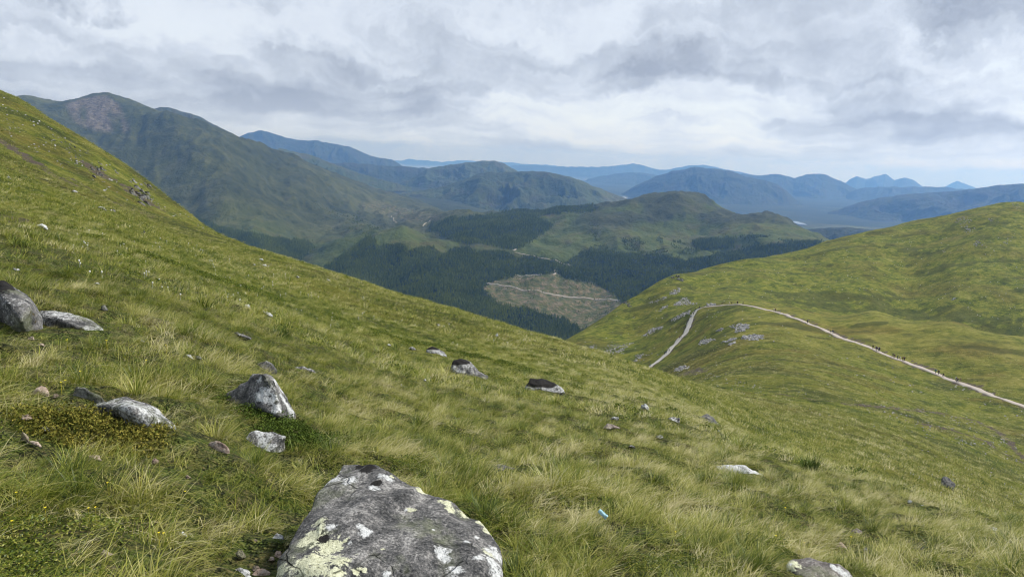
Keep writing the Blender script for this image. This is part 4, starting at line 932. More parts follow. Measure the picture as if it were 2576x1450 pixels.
# scree: too many stones to count
def scree_stone(seed):
    rnd = random.Random(seed); bm = bmesh.new()
    for k in range(12):
        d = Vector((rnd.gauss(0, 1), rnd.gauss(0, 1), rnd.gauss(0, .8))).normalized(); bm.verts.new((d.x * .5, d.y * .42, d.z * .34 + .1))
    bmesh.ops.convex_hull(bm, input=bm.verts); bmesh.ops.delete(bm, geom=[v for v in bm.verts if not v.link_faces], context='VERTS')
    me = bpy.data.meshes.new('scree_stone'); bm.to_mesh(me); bm.free(); me.materials.append(M_scree); return me
k = Mat('scree_rock'); k.color(k.mix(k.math('ADD', k.math('MULTIPLY', k.attr('tint', 'INSTANCER'), .75), k.math('MULTIPLY', k.noise(k.pos, 2.0, 4), .25)), (0.16, 0.155, 0.15), (0.50, 0.49, 0.48))); M_scree = k.m
SCREES = source_collection('scree_stone', [scree_stone(i) for i in range(6)])
zs = lambda x, y: (1610 + x * .2, 721.3 + y * .2)
z5 = lambda x, y: (1416.8 + x * .45, 354.2 + y * .45)
def scree(poly, conv, n, smin, smax, seed, rmin=250, label=None):
    poly = [conv(*p) for p in poly]; rg = np.random.default_rng(seed); pts = []
    x0, x1 = min(p[0] for p in poly), max(p[0] for p in poly); y0, y1 = min(p[1] for p in poly), max(p[1] for p in poly)
    while len(pts) < n:
        a = rg.uniform(x0, x1); b = rg.uniform(y0, y1)
        if in_poly(np.array([a + rg.normal(0, 2)]), np.array([b + rg.normal(0, 1)]), poly)[0]: pts.append(HILL.hit(a, b, rmin))
    s = rg.uniform(smin, smax, n) ** 1.0
    return np.array(pts), s
ps, ss = [], []
for i, (po, cv, n) in enumerate([
    ([(405,245),(470,190),(560,128),(610,160),(640,200),(745,205),(640,228),(520,232),(440,252)], zs, 210), ([(345,108),(400,60),(490,5),(505,60),(450,98)], zs, 110),
    ([(1105,500),(1280,463),(1385,480),(1340,522),(1290,562),(1190,578),(1210,540)], zs, 170), ([(1275,652),(1310,620),(1420,603),(1545,620),(1555,652),(1450,672),(1330,667)], zs, 190),
    ([(750,705),(800,652),(830,668),(965,658),(880,692),(800,722),(738,742)], zs, 80), ([(1015,702),(1200,648),(1212,660),(1090,702)], zs, 50), ([(1090,730),(1190,695),(1195,710),(1100,735)], zs, 30),
    ([(818,242),(870,208),(955,213),(920,238)], zs, 60), ([(365,442),(420,390),(520,338),(635,298),(625,330),(480,402)], zs, 110), ([(5,642),(130,540),(292,488),(272,522),(140,582)], zs, 120), ([(228,308),(310,243),(352,240),(300,282)], zs, 40),
    ([(940,565),(1050,520),(1045,540),(970,568)], zs, 30), ([(420,1070),(430,1030),(560,985),(570,1010),(470,1060)], zs, 40), ([(80,200),(200,170),(350,110),(300,160),(120,230)], zs, 45),
    ([(250,662),(330,622),(450,608),(400,652),(330,692)], z6, 130), ([(180,655),(240,610),(250,630),(215,665)], z6, 50), ([(455,715),(470,680),(510,670),(480,705)], z6, 40), ([(670,765),(720,735),(760,745),(690,770)], z6, 30),
    ([(2165,448),(2250,418),(2285,440),(2262,482),(2312,490),(2250,525),(2235,480)], z5, 110), ([(2280,580),(2320,555),(2345,585),(2300,592)], z5, 35), ([(2370,440),(2400,430),(2400,455)], z5, 15), ([(2500,340),(2540,335),(2560,380),(2530,385)], z5, 22), ([(2440,580),(2490,540),(2480,580)], z5, 14),
    ([(1430,215),(1500,205),(1520,230),(1440,230)], lambda x, y: (1384.6 + (x - 0) * .4626 * .0 + x * .0 + 2000 + (x - 1475) * .2, 768), 4)][:-1]):
    p, s = scree(po, cv, n, .5, 1.7, 100 + i); ps.append(p); ss.append(s)
p = np.concatenate(ps); s = np.concatenate(ss); rg = np.random.default_rng(3)
p[:, 2] += .05
scatter('scree', p, rg.uniform(0, 6.28, len(p)), s * .95, rg.integers(0, 6, len(p)), SCREES, np.clip(rg.normal(.5, .25, len(p)), 0, 1), label='grey scree in patches on the spur')
# stones along the worn verges go with the loose stones below
# loose pale stones all over the far slopes and along the gully
pts = []
rg = np.random.default_rng(12)
for poly, n, r0 in [([(1420,870),(1560,775),(1700,700),(2080,610),(2575,520),(2575,830),(2200,765),(1860,755),(1640,920)], 420, 300), ([(1660,930),(1760,790),(1860,775),(2575,1030),(2575,1290),(2100,1060),(1800,960)], 170, 50),
                    ([(2180,1015),(2320,1025),(2460,1050),(2560,1120),(2575,1180),(2420,1130),(2300,1080)], 150, 60), ([(1700,905),(1760,930),(1960,985),(1900,1000),(1720,945)], 50, 100), ([(0,240),(300,430),(560,600),(480,560),(300,500),(150,420),(0,330)], 130, 80)]:
    k_ = 0; xs = [q[0] for q in poly]; ys = [q[1] for q in poly]
    while k_ < n:
        a = rg.uniform(min(xs), max(xs)); b = rg.uniform(min(ys), max(ys))
        if in_poly(np.array([a]), np.array([b]), poly)[0] and fbm(np.array([a / 60]), np.array([b / 25]), 2, 5)[0] > rg.uniform(-.5, .3):
            pts.append(HILL.hit(a, b, r0)); k_ += 1
for LL in (LA, LB):
    for q in LL[::4]:
        if rg.random() < .8:
            a_ = q[:2] + rg.normal(0, 1, 2) * 1.1 + np.sign(rg.normal(0, 1, 2)) * 1.0; pts.append(np.array([a_[0], a_[1], float(HILL.z(a_[0], a_[1]))]))
p = np.array(pts); p[:, 2] += .04
scatter('loose_stones', p, rg.uniform(0, 6.28, len(p)), rg.uniform(.25, .75, len(p)) * np.clip(np.hypot(p[:, 0], p[:, 1]) / 250, .35, 1.4), rg.integers(0, 6, len(p)), SCREES, np.clip(rg.normal(.85, .2, len(p)), 0, 1), label='loose pale stones scattered over the far slopes')
# ------------------------------------------------------------------ grass
def mat_grass():
    m = bpy.data.materials.new('grass_blade'); m.use_nodes = True; nt = m.node_tree; nt.nodes.clear(); L = nt.links.new
    k = Mat.__new__(Mat); k.m, k.nt, k.L = m, nt, L
    out = N(nt, 'ShaderNodeOutputMaterial'); k.pos = N(nt, 'ShaderNodeNewGeometry').outputs['Position']
    t = k.attr('tint', 'INSTANCER'); b = k.attr('blade')
    f = k.math('ADD', k.math('MULTIPLY', t, .62), k.math('MULTIPLY', b, .52))
    c = k.ramp(f, [(0.0, (0.028, 0.046, 0.008)), (0.22, (0.065, 0.105, 0.013)), (0.42, (0.165, 0.215, 0.020)), (0.60, (0.33, 0.335, 0.050)), (0.80, (0.50, 0.46, 0.15)), (1.0, (0.72, 0.65, 0.38))])
    d = N(nt, 'ShaderNodeBsdfDiffuse'); L(c, d.inputs[0]); tr = N(nt, 'ShaderNodeBsdfTranslucent'); L(c, tr.inputs[0])
    gl = N(nt, 'ShaderNodeBsdfGlossy'); gl.inputs['Roughness'].default_value = .45; gl.inputs['Color'].default_value = (.5, .5, .45, 1)
    mx = N(nt, 'ShaderNodeMixShader'); mx.inputs[0].default_value = .3; L(d.outputs[0], mx.inputs[1]); L(tr.outputs[0], mx.inputs[2])
    mg = N(nt, 'ShaderNodeMixShader'); mg.inputs[0].default_value = .05; L(mx.outputs[0], mg.inputs[1]); L(gl.outputs[0], mg.inputs[2])
    L(mg.outputs[0], out.inputs['Surface']); return m
M_grass = mat_grass()
def tuft(seed, n, lmin, lmax, spread, width, lean, droop, segs=3, fan=.6, bl=(0, 1)):
    """a clump of bent blades leaning to local +X"""
    rg = np.random.default_rng(seed); co = []; fa = []; at = []
    for i in range(n):
        a0 = rg.uniform(0, 6.283); rr = spread * math.sqrt(rg.random()); bx_, by_ = rr * math.cos(a0), rr * math.sin(a0)
        ln = rg.uniform(lmin, lmax); az = rg.normal(0, fan) + .25 * math.sin(a0); tilt = max(.02, rg.normal(lean, .22)); bend = droop * rg.uniform(.5, 1.4)
        w = width * rg.uniform(.6, 1.2); p = np.array([bx_, by_, -.03]); side = np.array([-math.sin(az), math.cos(az), 0]); tw = rg.uniform(-.8, .8)
        side = side * math.cos(tw) + np.array([math.cos(az), math.sin(az), 0]) * math.sin(tw) * .6
        bv = rg.uniform(*bl) ** 1.3; i0 = len(co)
        for s in range(segs + 1):
            f = s / segs; ww = w * (1 - f ** 1.6) * .5
            if s == segs: co.append(tuple(p)); at.append(min(1, bv + .12))
            else:
                co.append(tuple(p - side * ww)); co.append(tuple(p + side * ww)); at += [bv * (.75 + .3 * f)] * 2
            th = tilt + bend * (f + .2)
            p = p + np.array([math.cos(az) * math.sin(th), math.sin(az) * math.sin(th), math.cos(th)]) * ln / segs
        for s in range(segs - 1):
            q = i0 + 2 * s; fa.append((q, q + 1, q + 3, q + 2))
        q = i0 + 2 * (segs - 1); fa.append((q, q + 1, q + 2))
    return raw_mesh('tuft', co, fa, M_grass, True, dict(blade=at))
def herb(seed, n, size, leaf):
    """a low cushion of small leaves"""
    rg = np.random.default_rng(seed); co = []; fa = []; at = []
    for i in range(n):
        a0 = rg.uniform(0, 6.283); rr = size * math.sqrt(rg.random()); z = size * .55 * (1 - (rr / size) ** 2) * rg.uniform(.3, 1) + .01
        c = np.array([rr * math.cos(a0), rr * math.sin(a0), z]); u = rg.normal(0, 1, 3); u[2] = abs(u[2]) * .6; u /= np.linalg.norm(u); v = np.cross(u, rg.normal(0, 1, 3)); v /= np.linalg.norm(v)
        l = leaf * rg.uniform(.7, 1.3); i0 = len(co)
        co += [tuple(c - u * l), tuple(c + v * l * .5), tuple(c + u * l), tuple(c - v * l * .5)]; fa.append((i0, i0 + 1, i0 + 2, i0 + 3)); at += [rg.random()] * 4
    return raw_mesh('herb', co, fa, M_grass, False, dict(blade=at))
# near, middle and far clumps: 0-3 long, 4-5 short, 6-7 combed straw, 8-9 herbs ...
def tussock(seed, n, l0, l1, rad, width, segs=3, stems=4):
    """a rounded hummock of blades falling outwards, a few dead stems in it"""
    A = []
    rg = np.random.default_rng(seed); co = []; fa = []; at = []
    for i in range(n + stems):
        st = i >= n; a0 = rg.uniform(0, 6.283); q = rg.random() ** .6; az = a0 + rg.normal(0, .5) if not st else rg.normal(0, .6)
        ln = rg.uniform(l0, l1) * (1.35 if st else 1); tilt = (.15 + .75 * q + rg.normal(0, .15)) if not st else .3; bend = rg.uniform(.4, 1.3) if not st else .3
        p = np.array([rad * q * math.cos(a0), rad * q * math.sin(a0), -.02]); side = np.array([-math.sin(az), math.cos(az), rg.uniform(-.4, .4)]); w = width * rg.uniform(.6, 1.2) * (.6 if st else 1)
        bv = 1.0 if st else rg.random() ** 1.2; i0 = len(co)
        for s in range(segs + 1):
            f = s / segs; ww = w * (1 - f ** 1.6) * .5
            if s == segs: co.append(tuple(p)); at.append(min(1, bv + .15))
            else: co.append(tuple(p - side * ww)); co.append(tuple(p + side * ww)); at += [bv * (.7 + .35 * f)] * 2
            th = tilt + bend * (f + .1); p = p + np.array([math.cos(az) * math.sin(th) + .12 * f, math.sin(az) * math.sin(th), math.cos(th)]) * ln / segs
        for s in range(segs - 1):
            q_ = i0 + 2 * s; fa.append((q_, q_ + 1, q_ + 3, q_ + 2))
        q_ = i0 + 2 * (segs - 1); fa.append((q_, q_ + 1, q_ + 2))
    return raw_mesh('tussock', co, fa, M_grass, True, dict(blade=at))
G_NEAR = source_collection('grass_near', [tuft(i, 30, .08, .21, .09, .0052, .40, 1.0, fan=1.1) for i in range(4)] + [tuft(10, 30, .035, .10, .10, .0050, .35, .6, fan=2.0), tuft(11, 30, .07, .18, .10, .0050, 1.15, .35, fan=2.4, bl=(.3, 1.2))]
                           + [tuft(20 + i, 36, .12, .27, .09, .0046, .7, 1.0, fan=.6, bl=(.4, 1.2)) for i in range(2)] + [herb(30 + i, 150, .12, .007) for i in range(2)] + [tussock(120 + i, 110, .13, .26, .11, .0052) for i in range(3)])
G_MID = source_collection('grass_mid', [tuft(40 + i, 18, .09, .22, .18, .012, .42, .9, 3, 1.1) for i in range(3)] + [tuft(50 + i, 20, .05, .12, .22, .012, .4, .6, 2, 2.0) for i in range(2)]
                          + [tuft(60 + i, 22, .14, .28, .16, .011, .7, .9, 3, .6, (.4, 1.2)) for i in range(2)] + [herb(70 + i, 80, .24, .026) for i in range(2)] + [tussock(130 + i, 60, .16, .30, .16, .012) for i in range(3)])
G_FAR = source_collection('grass_far', [tuft(80 + i, 14, .12, .26, .5, .035, .5, .8, 2, 1.2) for i in range(3)] + [tuft(90 + i, 14, .08, .18, .5, .04, .4, .6, 2, 2.0) for i in range(2)]
                          + [tuft(100 + i, 14, .18, .32, .4, .03, .8, .7, 2, .6, (.4, 1.2)) for i in range(2)] + [herb(110 + i, 36, .55, .07) for i in range(2)] + [tussock(140 + i, 34, .22, .4, .3, .035, 2, 1) for i in range(3)])
from bisect import bisect
def foot_mask(x, y, grow=1.0):
    ok = np.ones(len(x), bool)
    for pt, c, S in FOOT:
        near = np.hypot(x - c[0], y - c[1]) < S * 1.3
        if not near.any(): continue
        # convex outline of the rock on the ground
        P = sorted(map(tuple, pt)); 
        def half(P):
            h = []
            for q in P:
                while len(h) > 1 and (h[-1][0] - h[-2][0]) * (q[1] - h[-2][1]) - (h[-1][1] - h[-2][1]) * (q[0] - h[-2][0]) <= 0: h.pop()
                h.append(q)
            return h
        hu = half(P)[:-1] + half(P[::-1])[:-1]; cc = np.mean(hu, 0); hu = [tuple(cc + (np.array(q) - cc) * grow) for q in hu]
        ok &= ~(near & in_poly(x, y, hu))
    return ok
HEATH_LINE = [(380,648),(500,689),(600,722),(700,755),(850,805),(966,842),(1090,872),(1200,900),(1310,926),(1380,945)]
HL = np.array([HILL.hit(*q)[:2] for q in HEATH_LINE])
def line_dist(x, y, L_):
    d = np.full(x.shape, 1e9)
    for a, b in zip(L_[:-1], L_[1:]):
        ab = b - a; t = np.clip(((x - a[0]) * ab[0] + (y - a[1]) * ab[1]) / (ab @ ab), 0, 1)
        d = np.minimum(d, np.hypot(x - a[0] - t * ab[0], y - a[1] - t * ab[1]))
    return d
PATHXY = np.concatenate([LA[::3, :2], LB[::3, :2]])
def grass(name, coll, r0, r1, dens, seed, kinds, smul=1.0, th=(-.82, .82)):
    rg = np.random.default_rng(seed); n = int(.5 * (th[1] - th[0]) * (r1 ** 2 - r0 ** 2) * dens)
    t = rg.uniform(th[0], th[1], n); r = np.sqrt(rg.uniform(r0 ** 2, r1 ** 2, n)); x = r * np.sin(t); y = r * np.cos(t); z = HILL.z(x, y)
    u, v = to_sheet(x, y, z); ok = (u > -160) & (u < 2740) & (v > 0) & (v < 1900) & foot_mask(x, y, .93)
    ok &= HILL.visible(x, y, z + .5, 0.0)
    pile = in_poly(u, v, [(535,1460),(560,1400),(600,1350),(660,1330),(715,1345),(700,1460)]); ok &= ~(pile & (rg.random(n) < .8))
    x, y, z, r = x[ok], y[ok], z[ok], r[ok]; n = len(x)
    gap_ = fbm(x / .55, y / .55, 2, 221) if r1 < 50 else np.zeros(n); keep = rg.random(n) < np.clip(.95 + 1.1 * gap_, .25, 1.0); x, y, z, r = x[keep], y[keep], z[keep], r[keep]; n = len(x)
    big = fbm(x / 2.6, y / 2.6, 3, 201); pat = fbm(x / .7, y / .7, 2, 203); reg = fbm(x / 14, y / 14, 3, 205)
    dry = .50 + .15 * big + .16 * reg + .30 * pat + .16 * sstep(-2, 6, x) * sstep(3, 9, r) * sstep(60, 25, r)
    hd = line_dist(x, y, HL) if r1 > 12 else np.full(n, 99.); heath_ = sstep(1.0, .3, hd / np.clip(r * .028, .35, 2.2) + .5 * pat)
    q = rg.random(n); wild = fbm(x / 1.3, y / 1.3, 2, 207)
    kL, kS, kC, kH = kinds; kT = kL + kS + kC + kH
    idx = np.where(q < .52, rg.integers(0, kL, n), np.where(q < .80, kL + rg.integers(0, kS, n), kL + kS + rg.integers(0, kC, n)))
    mossy = wild > np.where(r < 45, .60, 2.0)
    comb = (fbm(x / .8, y / .8, 2, 209) < -.28) & (rg.random(n) < .6)
    idx = np.where(comb, kL + kS + rg.integers(0, kC, n), idx)
    idx = np.where(mossy & (q < .75), kL + kS + kC + rg.integers(0, kH, n), idx)
    tus = (rg.random(n) < np.where(r < 15, .05, np.where(r < 45, .07, .02))) & (wild < .45); idx = np.where(tus, kT + rg.integers(0, 3, n), idx)
    hsel = rg.random(n) < heath_; idx = np.where(hsel, kL + kS + kC + rg.integers(0, kH, n), idx)
    tint = np.clip(dry + rg.normal(0, 1, n) * np.where(r < 45, .17, .07) - .30 * (idx >= kL + kS + kC), 0, 1); tint = np.where((idx >= kL + kS + kC) & (idx < kT), rg.uniform(0, .22, n), tint); tint = np.where(hsel, rg.uniform(.0, .12, n), tint); tint = np.where(comb, np.clip(tint + .18, 0, 1), tint); tint = np.where(tus, np.clip(tint + rg.normal(.05, .22, n), .1, 1), tint)
    sc = rg.uniform(.7, 1.25, n) * (1 + .3 * big) * smul
    for pt, c_, S_ in FOOT:
        if math.hypot(c_[0], c_[1]) < 45:
            rc = math.hypot(c_[0], c_[1]); al = (x * c_[0] + y * c_[1]) / rc - rc; la = np.abs(x * c_[1] - y * c_[0]) / rc
            sc = np.where((la < S_ * .55 + .06) & (al > -(S_ * .55 + .12 + .05 * rc)) & (al < S_ * .7), sc * (.52 if rc < 12 else .40), sc)
    yaw = .35 + .5 * fbm(x / 1.6, y / 1.6, 2, 211) + rg.normal(0, .6, n)
    scatter(name, np.stack([x, y, z], 1), yaw, sc, idx, coll, tint, label='wind-combed moor grass covering the slope'); return n
ng = [grass('moor_grass', G_NEAR, 1.3, 7.5, 150, 1, (4, 2, 2, 2)), grass('moor_grass', G_NEAR, 7.5, 15, 80, 2, (4, 2, 2, 2)),
      grass('moor_grass', G_MID, 15, 45, 26, 3, (3, 2, 2, 2)), grass('moor_grass', G_FAR, 45, 110, 6.5, 4, (3, 2, 2, 2)), grass('moor_grass', G_FAR, 110, 330, 1.0, 5, (3, 2, 2, 2), 1.25)]
print('grass clumps', ng)

# dark low shrubs round the rocks
def shrub(name, label, cx, cy, conv, rx, ry, n, tone, seed, hgt=.10, leaf=.012):
    g = HILL.hit(*conv(cx, cy)); rg = np.random.default_rng(seed); co = []; fa = []; at = []
    def leafq(c, l):
        u = rg.normal(0, 1, 3); u[2] = abs(u[2]) * .7 + .2; u /= np.linalg.norm(u); v = np.cross(u, rg.normal(0, 1, 3)); v /= np.linalg.norm(v); i0 = len(co)
        co.extend([tuple(c - u * l), tuple(c + v * l * .45), tuple(c + u * l), tuple(c - v * l * .45)]); fa.append((i0, i0 + 1, i0 + 2, i0 + 3)); at.extend([rg.random()] * 4)
    for i in range(n // 9):
        a0 = rg.uniform(0, 6.283); q = math.sqrt(rg.random()); x = g[0] + rx * q * math.cos(a0); y = g[1] + ry * q * math.sin(a0)
        edge = 1 - q ** 3; lump = .65 + .5 * float(fbm(np.array([x / .16]), np.array([y / .16]), 2, seed)[0])
        b = np.array([x, y, float(HILL.z(x, y))]); tip = b + np.array([rg.normal(0, .04), rg.normal(0, .04), max(.02, hgt * edge * lump)])
        for j in range(9): leafq(b + (tip - b) * rg.uniform(.3, 1.05) + rg.normal(0, .012, 3), leaf * rg.uniform(.6, 1.2))
    k = Mat(name + '_leaves'); k.color(k.mix(k.attr('blade'), tone[0], tone[1])); 
    me = raw_mesh(name, np.array(co) - g, fa, k.m, False, dict(blade=at)); o = link(name, me, tuple(g)); tag(o, label, 'shrub'); return o
DG = ((0.032, 0.056, 0.010), (0.110, 0.160, 0.022)); BR = ((0.085, 0.100, 0.014), (0.25, 0.21, 0.04))
shrub('crowberry_mat', 'dark green crowberry mat at the foot of the pyramid boulder', 1990, 1020, z1, .42, .20, 6000, DG, 1, .13)
shrub('crowberry_mat', 'dark green crowberry bush covering the end of the stubby boulder', 2110, 1150, z1, .36, .30, 6500, DG, 2, .17)
shrub('crowberry_mat', 'dark green crowberry clump just above the big flat-topped boulder', 2430, 1180, z1, .30, .25, 4500, DG, 3, .13)
shrub('crowberry_mat', 'dark low crowberry on the shaded side of the pyramid boulder', 1530, 830, z1, .22, .2, 2500, DG, 4, .12)
shrub('blaeberry_mat', 'orange-brown blaeberry mat against the long low boulder', 640, 1040, z1, .50, .36, 9000, BR, 5, .14, .013)
shrub('blaeberry_mat', 'small tan-green blaeberry patch near the pink stones', 420, 950, z1, .3, .2, 3500, ((0.05, 0.075, 0.012), (0.15, 0.16, 0.03)), 6, .08, .012)
def rush(px, py, hpx, label, seed):
    g = HILL.hit(px, py); h = hpx / FP * depth_of(g); me = tuft(seed, 170, h * .6, h * 1.15, h * .34, h * .026, .3, .6, 3, 3.0, (.1, .9)); me = me.copy()
    k = Mat('rush_stem'); k.color(k.mix(k.attr('blade'), (0.030, 0.062, 0.010), (0.14, 0.20, 0.035))); me.materials.clear(); me.materials.append(k.m)
    o = link('rush_tuft', me, tuple(g)); tag(o, label, 'rush'); return o
rush(2037, 1185, 58, 'tall dark green rush tuft standing on the brow above the gully', 301)
rush(716, 850, 42, 'dark green rush tuft beside the long flat grey stone', 302)

# cottongrass heads and yellow tormentil
def dot_mesh(name, r, mat, petals=0):
    bm = bmesh.new()
    if petals:
        for k in range(petals):
            a = 6.283 * k / petals; c = Vector((math.cos(a), math.sin(a), .25)) * r; s = Vector((-math.sin(a), math.cos(a), 0)) * r * .55
            vs = [bm.verts.new(q) for q in (Vector((0, 0, 0)), c * .7 + s, c * 1.1, c * .7 - s)]; bm.faces.new(vs)
        v = [bm.verts.new(q) for q in ((-r * .08, 0, -.14), (r * .08, 0, -.14), (r * .08, 0, 0), (-r * .08, 0, 0))]; bm.faces.new(v)
    else:
        bmesh.ops.create_icosphere(bm, subdivisions=1, radius=r)
        for v in bm.verts: v.co.z = v.co.z * 1.2 + .28; v.co.x += random.Random(int(v.co.x * 999)).uniform(-.3, .3) * r
        v = [bm.verts.new(q) for q in ((-.006, 0, 0), (.006, 0, 0), (.006, 0, .28), (-.006, 0, .28))]; bm.faces.new(v)
    me = bpy.data.meshes.new(name); bm.to_mesh(me); bm.free(); me.materials.append(mat); return me
COTTON = source_collection('cottongrass_head', [dot_mesh('cottongrass_head', r, mat_plain('cotton_white', (.75, .75, .70))) for r in (.028, .038)])
rg = np.random.default_rng(55); pts = []
while len(pts) < 110:
    poly = [(150,560),(500,622),(1000,765),(1300,850),(1400,890),(1000,862),(500,770),(200,700)]; a = rg.uniform(150, 1400); b = rg.uniform(560, 890)
    if in_poly(np.array([a]), np.array([b]), poly)[0] and fbm(np.array([a / 70]), np.array([b / 28]), 2, 6)[0] > rg.uniform(-.1, .5): pts.append(HILL.hit(a, b, 10))
while len(pts) < 140:
    a = rg.uniform(2180, 2575); b = rg.uniform(1180, 1300); h_ = HILL.hit(a, b, 10)
    if math.hypot(h_[0], h_[1]) > 25: pts.append(h_)
p = np.array(pts); rr_ = np.hypot(p[:, 0], p[:, 1])
scatter('cottongrass', p, rg.uniform(0, 6, len(p)), np.clip(rr_ / 60, .45, 1.1), rg.integers(0, 2, len(p)), COTTON, label='white cottongrass heads dotted over the slope')
TORM = source_collection('tormentil_flower', [dot_mesh('tormentil_flower', .011, mat_plain('tormentil_yellow', (.75, .60, .03)), 4)])
p = np.array([HILL.hit(*z1(a, b)) for a, b in [(480,495),(760,500),(575,735),(440,815),(470,800),(1040,640),(1180,520)]] + [HILL.hit(a / 3.33 * 1.0, 1030.4 + b * .3) for a, b in [(912,782),(1180,733),(1558,840),(755,1010),(812,1000),(120,1138),(1340,1220),(1380,1218),(395,1012),(155,885)]] + [HILL.hit(*z7(a, b)) for a, b in [(850,955),(780,1180),(1320,1170),(60,1165),(985,1220)]])
p[:, 2] += .12
scatter('tormentil_flowers', p, np.arange(len(p)) * 1.3, np.clip(np.hypot(p[:, 0], p[:, 1]) / 8, .55, 1.2), np.zeros(len(p)), TORM, label='small yellow tormentil flowers in the near grass')

# a scrap of pale blue plastic
g = HILL.hit(1512, 1322); X, Y = np.meshgrid(np.linspace(-.5, .5, 14), np.linspace(-.5, .5, 8)); w_ = 26 / FP * depth_of(g)
Zs = .10 * fbm(X * 4, Y * 4, 3, 4) + .12 * np.cos(Y * 4)
o = grid_mesh('plastic_scrap', X * w_ , Y * w_ * .5, Zs * w_, mat_plain('blue_plastic', (0.30, 0.50, 0.56), .6)); o.rotation_euler = (.35, .55, -.5)
o.location = tuple(g + np.array([0, -.05, .14])); md = o.modifiers.new('thick', 'SOLIDIFY'); md.thickness = .003
tag(o, 'crumpled scrap of pale blue plastic caught in the grass', 'litter')

# ------------------------------------------------------------------ walkers on the paths
def body_mesh(seed, stride, arm, bow=.06):
    V = []; E = []; R_ = []
    def add(p, r, par=None):
        V.append(p); R_.append(r); i = len(V) - 1
        if par is not None: E.append((par, i))
        return i
    pel = add((0, 0, .95), .135); ch = add((0, bow * .5, 1.18), .135, pel); sh = add((0, bow, 1.40), .14, ch); nk = add((0, bow + .02, 1.50), .062, sh); hd = add((0, bow + .04, 1.58), .085, nk); tp = add((0, bow + .05, 1.68), .105, hd); add((0, bow + .04, 1.74), .075, tp)
    for s in (-1, 1):
        st = stride * s
        hip = add((s * .10, 0, .90), .105, pel); kn = add((s * .10, st * .5 + .05, .50), .07, hip); an = add((s * .10, st * .9, .09), .05, kn); add((s * .11, st * .9 + .15, .05), .045, an)
        so = add((s * .19, bow, 1.40), .072, sh); el = add((s * .25, bow - arm * s * .16 - .02, 1.13), .05, so); wr = add((s * .24, bow - arm * s * .28 + .08, .92), .038, el); add((s * .235, bow - arm * s * .3 + .13, .84), .035, wr)
    me = bpy.data.meshes.new('person_body'); me.from_pydata(V, E, []); o = bpy.data.objects.new('tmp_body', me); COL.objects.link(o)
    md = o.modifiers.new('skin', 'SKIN'); md.use_smooth_shade = True
    for i, sv in enumerate(me.skin_vertices[0].data):
        sv.radius = (R_[i], R_[i] * (.78 if i in (0, 1, 2) else 1)); sv.use_root = (i == 0)
    ms = o.modifiers.new('sub', 'SUBSURF'); ms.levels = 1; ms.render_levels = 1
    return o
tmp = [body_mesh(i, st, ar, bw) for i, (st, ar, bw) in enumerate([(.30, 1, .06), (-.26, -1, .08), (.10, .5, .03), (-.34, -1, .12)])]
bpy.context.view_layer.update(); dg = bpy.context.evaluated_depsgraph_get(); BODIES = []
for o in tmp:
    me = bpy.data.meshes.new_from_object(o.evaluated_get(dg)); bpy.data.objects.remove(o); me.name = 'person_body'
    for i in range(4): me.materials.append(None)
    mi = []
    for f in me.polygons:
        c = f.center
        if c.z > 1.70 or (c.z > 1.56 and c.y < .05): m_ = 3
        elif c.z > 1.50: m_ = 0
        elif abs(c.x) > .215 and c.z < .93 and c.z > .75: m_ = 0
        elif c.z > .93 or abs(c.x) > .20: m_ = 1
        elif c.z < .10: m_ = 3
        else: m_ = 2
        mi.append(m_)
    me.polygons.foreach_set('material_index', np.array(mi, np.int32)); me.polygons.foreach_set('use_smooth', np.full(len(me.polygons), True)); BODIES.append(me)
def pack_mesh():
    bm = bmesh.new(); bmesh.ops.create_cube(bm, size=1)
    for v in bm.verts: v.co = Vector((v.co.x * .30 * (.85 if v.co.z > 0 else 1), v.co.y * .18 - .15, v.co.z * .46 + 1.24))
    bmesh.ops.bevel(bm, geom=list(bm.edges), offset=.05, segments=2, affect='EDGES'); me = bpy.data.meshes.new('rucksack'); bm.to_mesh(me); bm.free(); return me
PACK = pack_mesh()
SKIN = mat_plain('skin', (0.42, 0.27, 0.20)); HAIR = mat_plain('dark_hair', (0.03, 0.022, 0.018))
CLOTH = {n: mat_plain(n.replace(' ', '_') + '_cloth', c) for n, c in {'black': (.025, .025, .028), 'navy': (.02, .03, .07), 'dark grey': (.05, .05, .055), 'teal': (.03, .16, .20), 'maroon': (.12, .02, .03), 'white': (.70, .70, .68), 'blue': (.06, .14, .35), 'tan': (.32, .24, .16), 'olive': (.09, .09, .04), 'red': (.40, .05, .04), 'yellow': (.60, .50, .08)}.items()}
PEOPLE_A = [(358,230,'blue','black'),(402,238,'black','black'),(452,265,'maroon','black'),(480,268,'black','dark grey'),(518,275,'white','navy'),(670,358,'black','black'),(708,372,'maroon','tan'),(752,388,'navy','navy'),(775,388,'white','tan'),(808,400,'navy','black'),(835,402,'black','olive'),(851,399,'maroon','black'),(1275,592,'teal','dark grey'),(1310,595,'maroon','black'),(1445,640,'black','black'),(1582,710,'white','black'),(1618,716,'tan','tan'),(1637,718,'tan','dark grey'),(1658,715,'teal','navy')]
PEOPLE_B = [(1165,216,'white','tan'),(1195,216,'black','black'),(1217,216,'maroon','black'),(1238,218,'black','navy'),(1277,223,'black','black'),(1032,230,'black','olive'),(1655,306,'maroon','black'),(1668,309,'white','black'),(2107,461,'black','black'),(2405,575,'yellow','olive'),(2438,590,'black','navy'),(2451,593,'navy','white')]
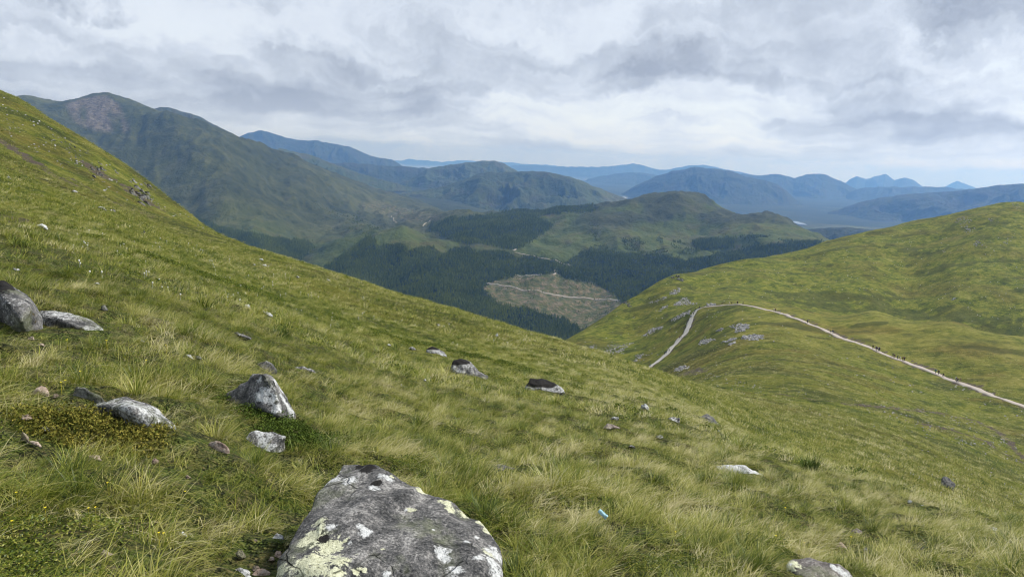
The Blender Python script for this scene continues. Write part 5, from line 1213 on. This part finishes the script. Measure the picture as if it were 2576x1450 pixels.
PEOPLE_C = [(762,268,'black','black'),(776,266,'dark grey','black'),(700,302,'black','navy'),(672,332,'blue','black'),(656,362,'navy','dark grey'),(647,385,'white','black'),(637,397,'teal','black'),(490,657,'black','black'),(498,649,'maroon','black'),(345,817,'white','navy'),(310,861,'black','black'),(326,851,'blue','dark grey'),(128,1006,'tan','olive'),(150,997,'teal','black')]
seen_lab = {}
za = lambda x, y: (2125 + x * .175, 837.2 + y * .175)
rp = random.Random(9)
for lst, cv, line, where in ((PEOPLE_A, za, LA, 'on the gravel path'), (PEOPLE_B, zs, LA, 'on the path over the spur'), (PEOPLE_C, zs, LB, 'on the stone-pitched path')):
    for k_, (a, b, topc, legc) in enumerate(lst):
        h = HILL.hit(*cv(a, b), 150, 600); d = np.hypot(line[:, 0] - h[0], line[:, 1] - h[1]); i = int(np.argmin(d)); i = min(max(i, 1), len(line) - 2)
        tv = line[i + 1] - line[i - 1]; nv = np.array([-tv[1], tv[0]]); nv /= np.linalg.norm(nv) + 1e-9
        th, s_ = sight(*cv(a, b)); 
        base = line[i].copy(); base[:2] += nv * rp.uniform(-.7, .7); base[2] = max(line[i][2] + .16, float(HILL.z(base[0], base[1])) + .12)
        heading = math.atan2(tv[1], tv[0]) - math.pi / 2 + (math.pi if rp.random() < .45 else 0) + rp.uniform(-.2, .2)
        o = link('person', BODIES[rp.randrange(4)], tuple(base)); o.rotation_euler = (0, 0, heading); sc_ = rp.uniform(.95, 1.06); o.scale = (sc_, sc_, sc_)
        pk = rp.random() < .6; pc = rp.choice(['black', 'red', 'navy', 'olive', 'dark grey'])
        for si, mt in enumerate((SKIN, CLOTH[topc], CLOTH[legc], HAIR)):
            o.material_slots[si].link = 'OBJECT'; o.material_slots[si].material = mt
        lab = 'hiker in %s top, %s trousers%s, %s' % (topc, legc, (', %s rucksack' % pc) if pk else '', where)
        tag(o, lab, 'person', 'hikers ' + where)
        if pk:
            pm = link('rucksack', PACK.copy(), (0, 0, 0), o); pm.data.materials.append(CLOTH[pc])
# ------------------------------------------------------------------ the air
HIGH = max(float(GLEN.Z.max()), float(HILL.Z.max()), max((o.matrix_world @ Vector(c)).z for o in COL.objects if o.type == 'MESH' for c in o.bound_box))
def build_haze():
    k = bpy.data.materials.new('haze_air'); k.use_nodes = True; nt = k.node_tree; nt.nodes.clear()
    out = N(nt, 'ShaderNodeOutputMaterial'); v = N(nt, 'ShaderNodeVolumePrincipled')
    v.inputs['Color'].default_value = (0.21, 0.46, 1.0, 1)
    v.inputs['Absorption Color'].default_value = (0.62, 0.62, 0.62, 1)
    v.inputs['Density'].default_value = HAZE_DENSITY
    v.inputs['Density Attribute'].default_value = ''
    v.inputs['Anisotropy'].default_value = 0.4
    nt.links.new(v.outputs[0], out.inputs['Volume'])
    k.cycles.volume_sampling = 'DISTANCE'
    x, y0, y1, z0, z1 = 34000, -3000, 38500, -720, HIGH + 25
    co = [(-x, y0, z0), (x, y0, z0), (x, y1, z0), (-x, y1, z0), (-x, y0, z1), (x, y0, z1), (x, y1, z1), (-x, y1, z1)]
    fa = [(0, 3, 2, 1), (4, 5, 6, 7), (0, 1, 5, 4), (1, 2, 6, 5), (2, 3, 7, 6), (3, 0, 4, 7)]
    o = link('haze', raw_mesh('haze', co, fa, k)); tag(o, kind='stuff')
build_haze()
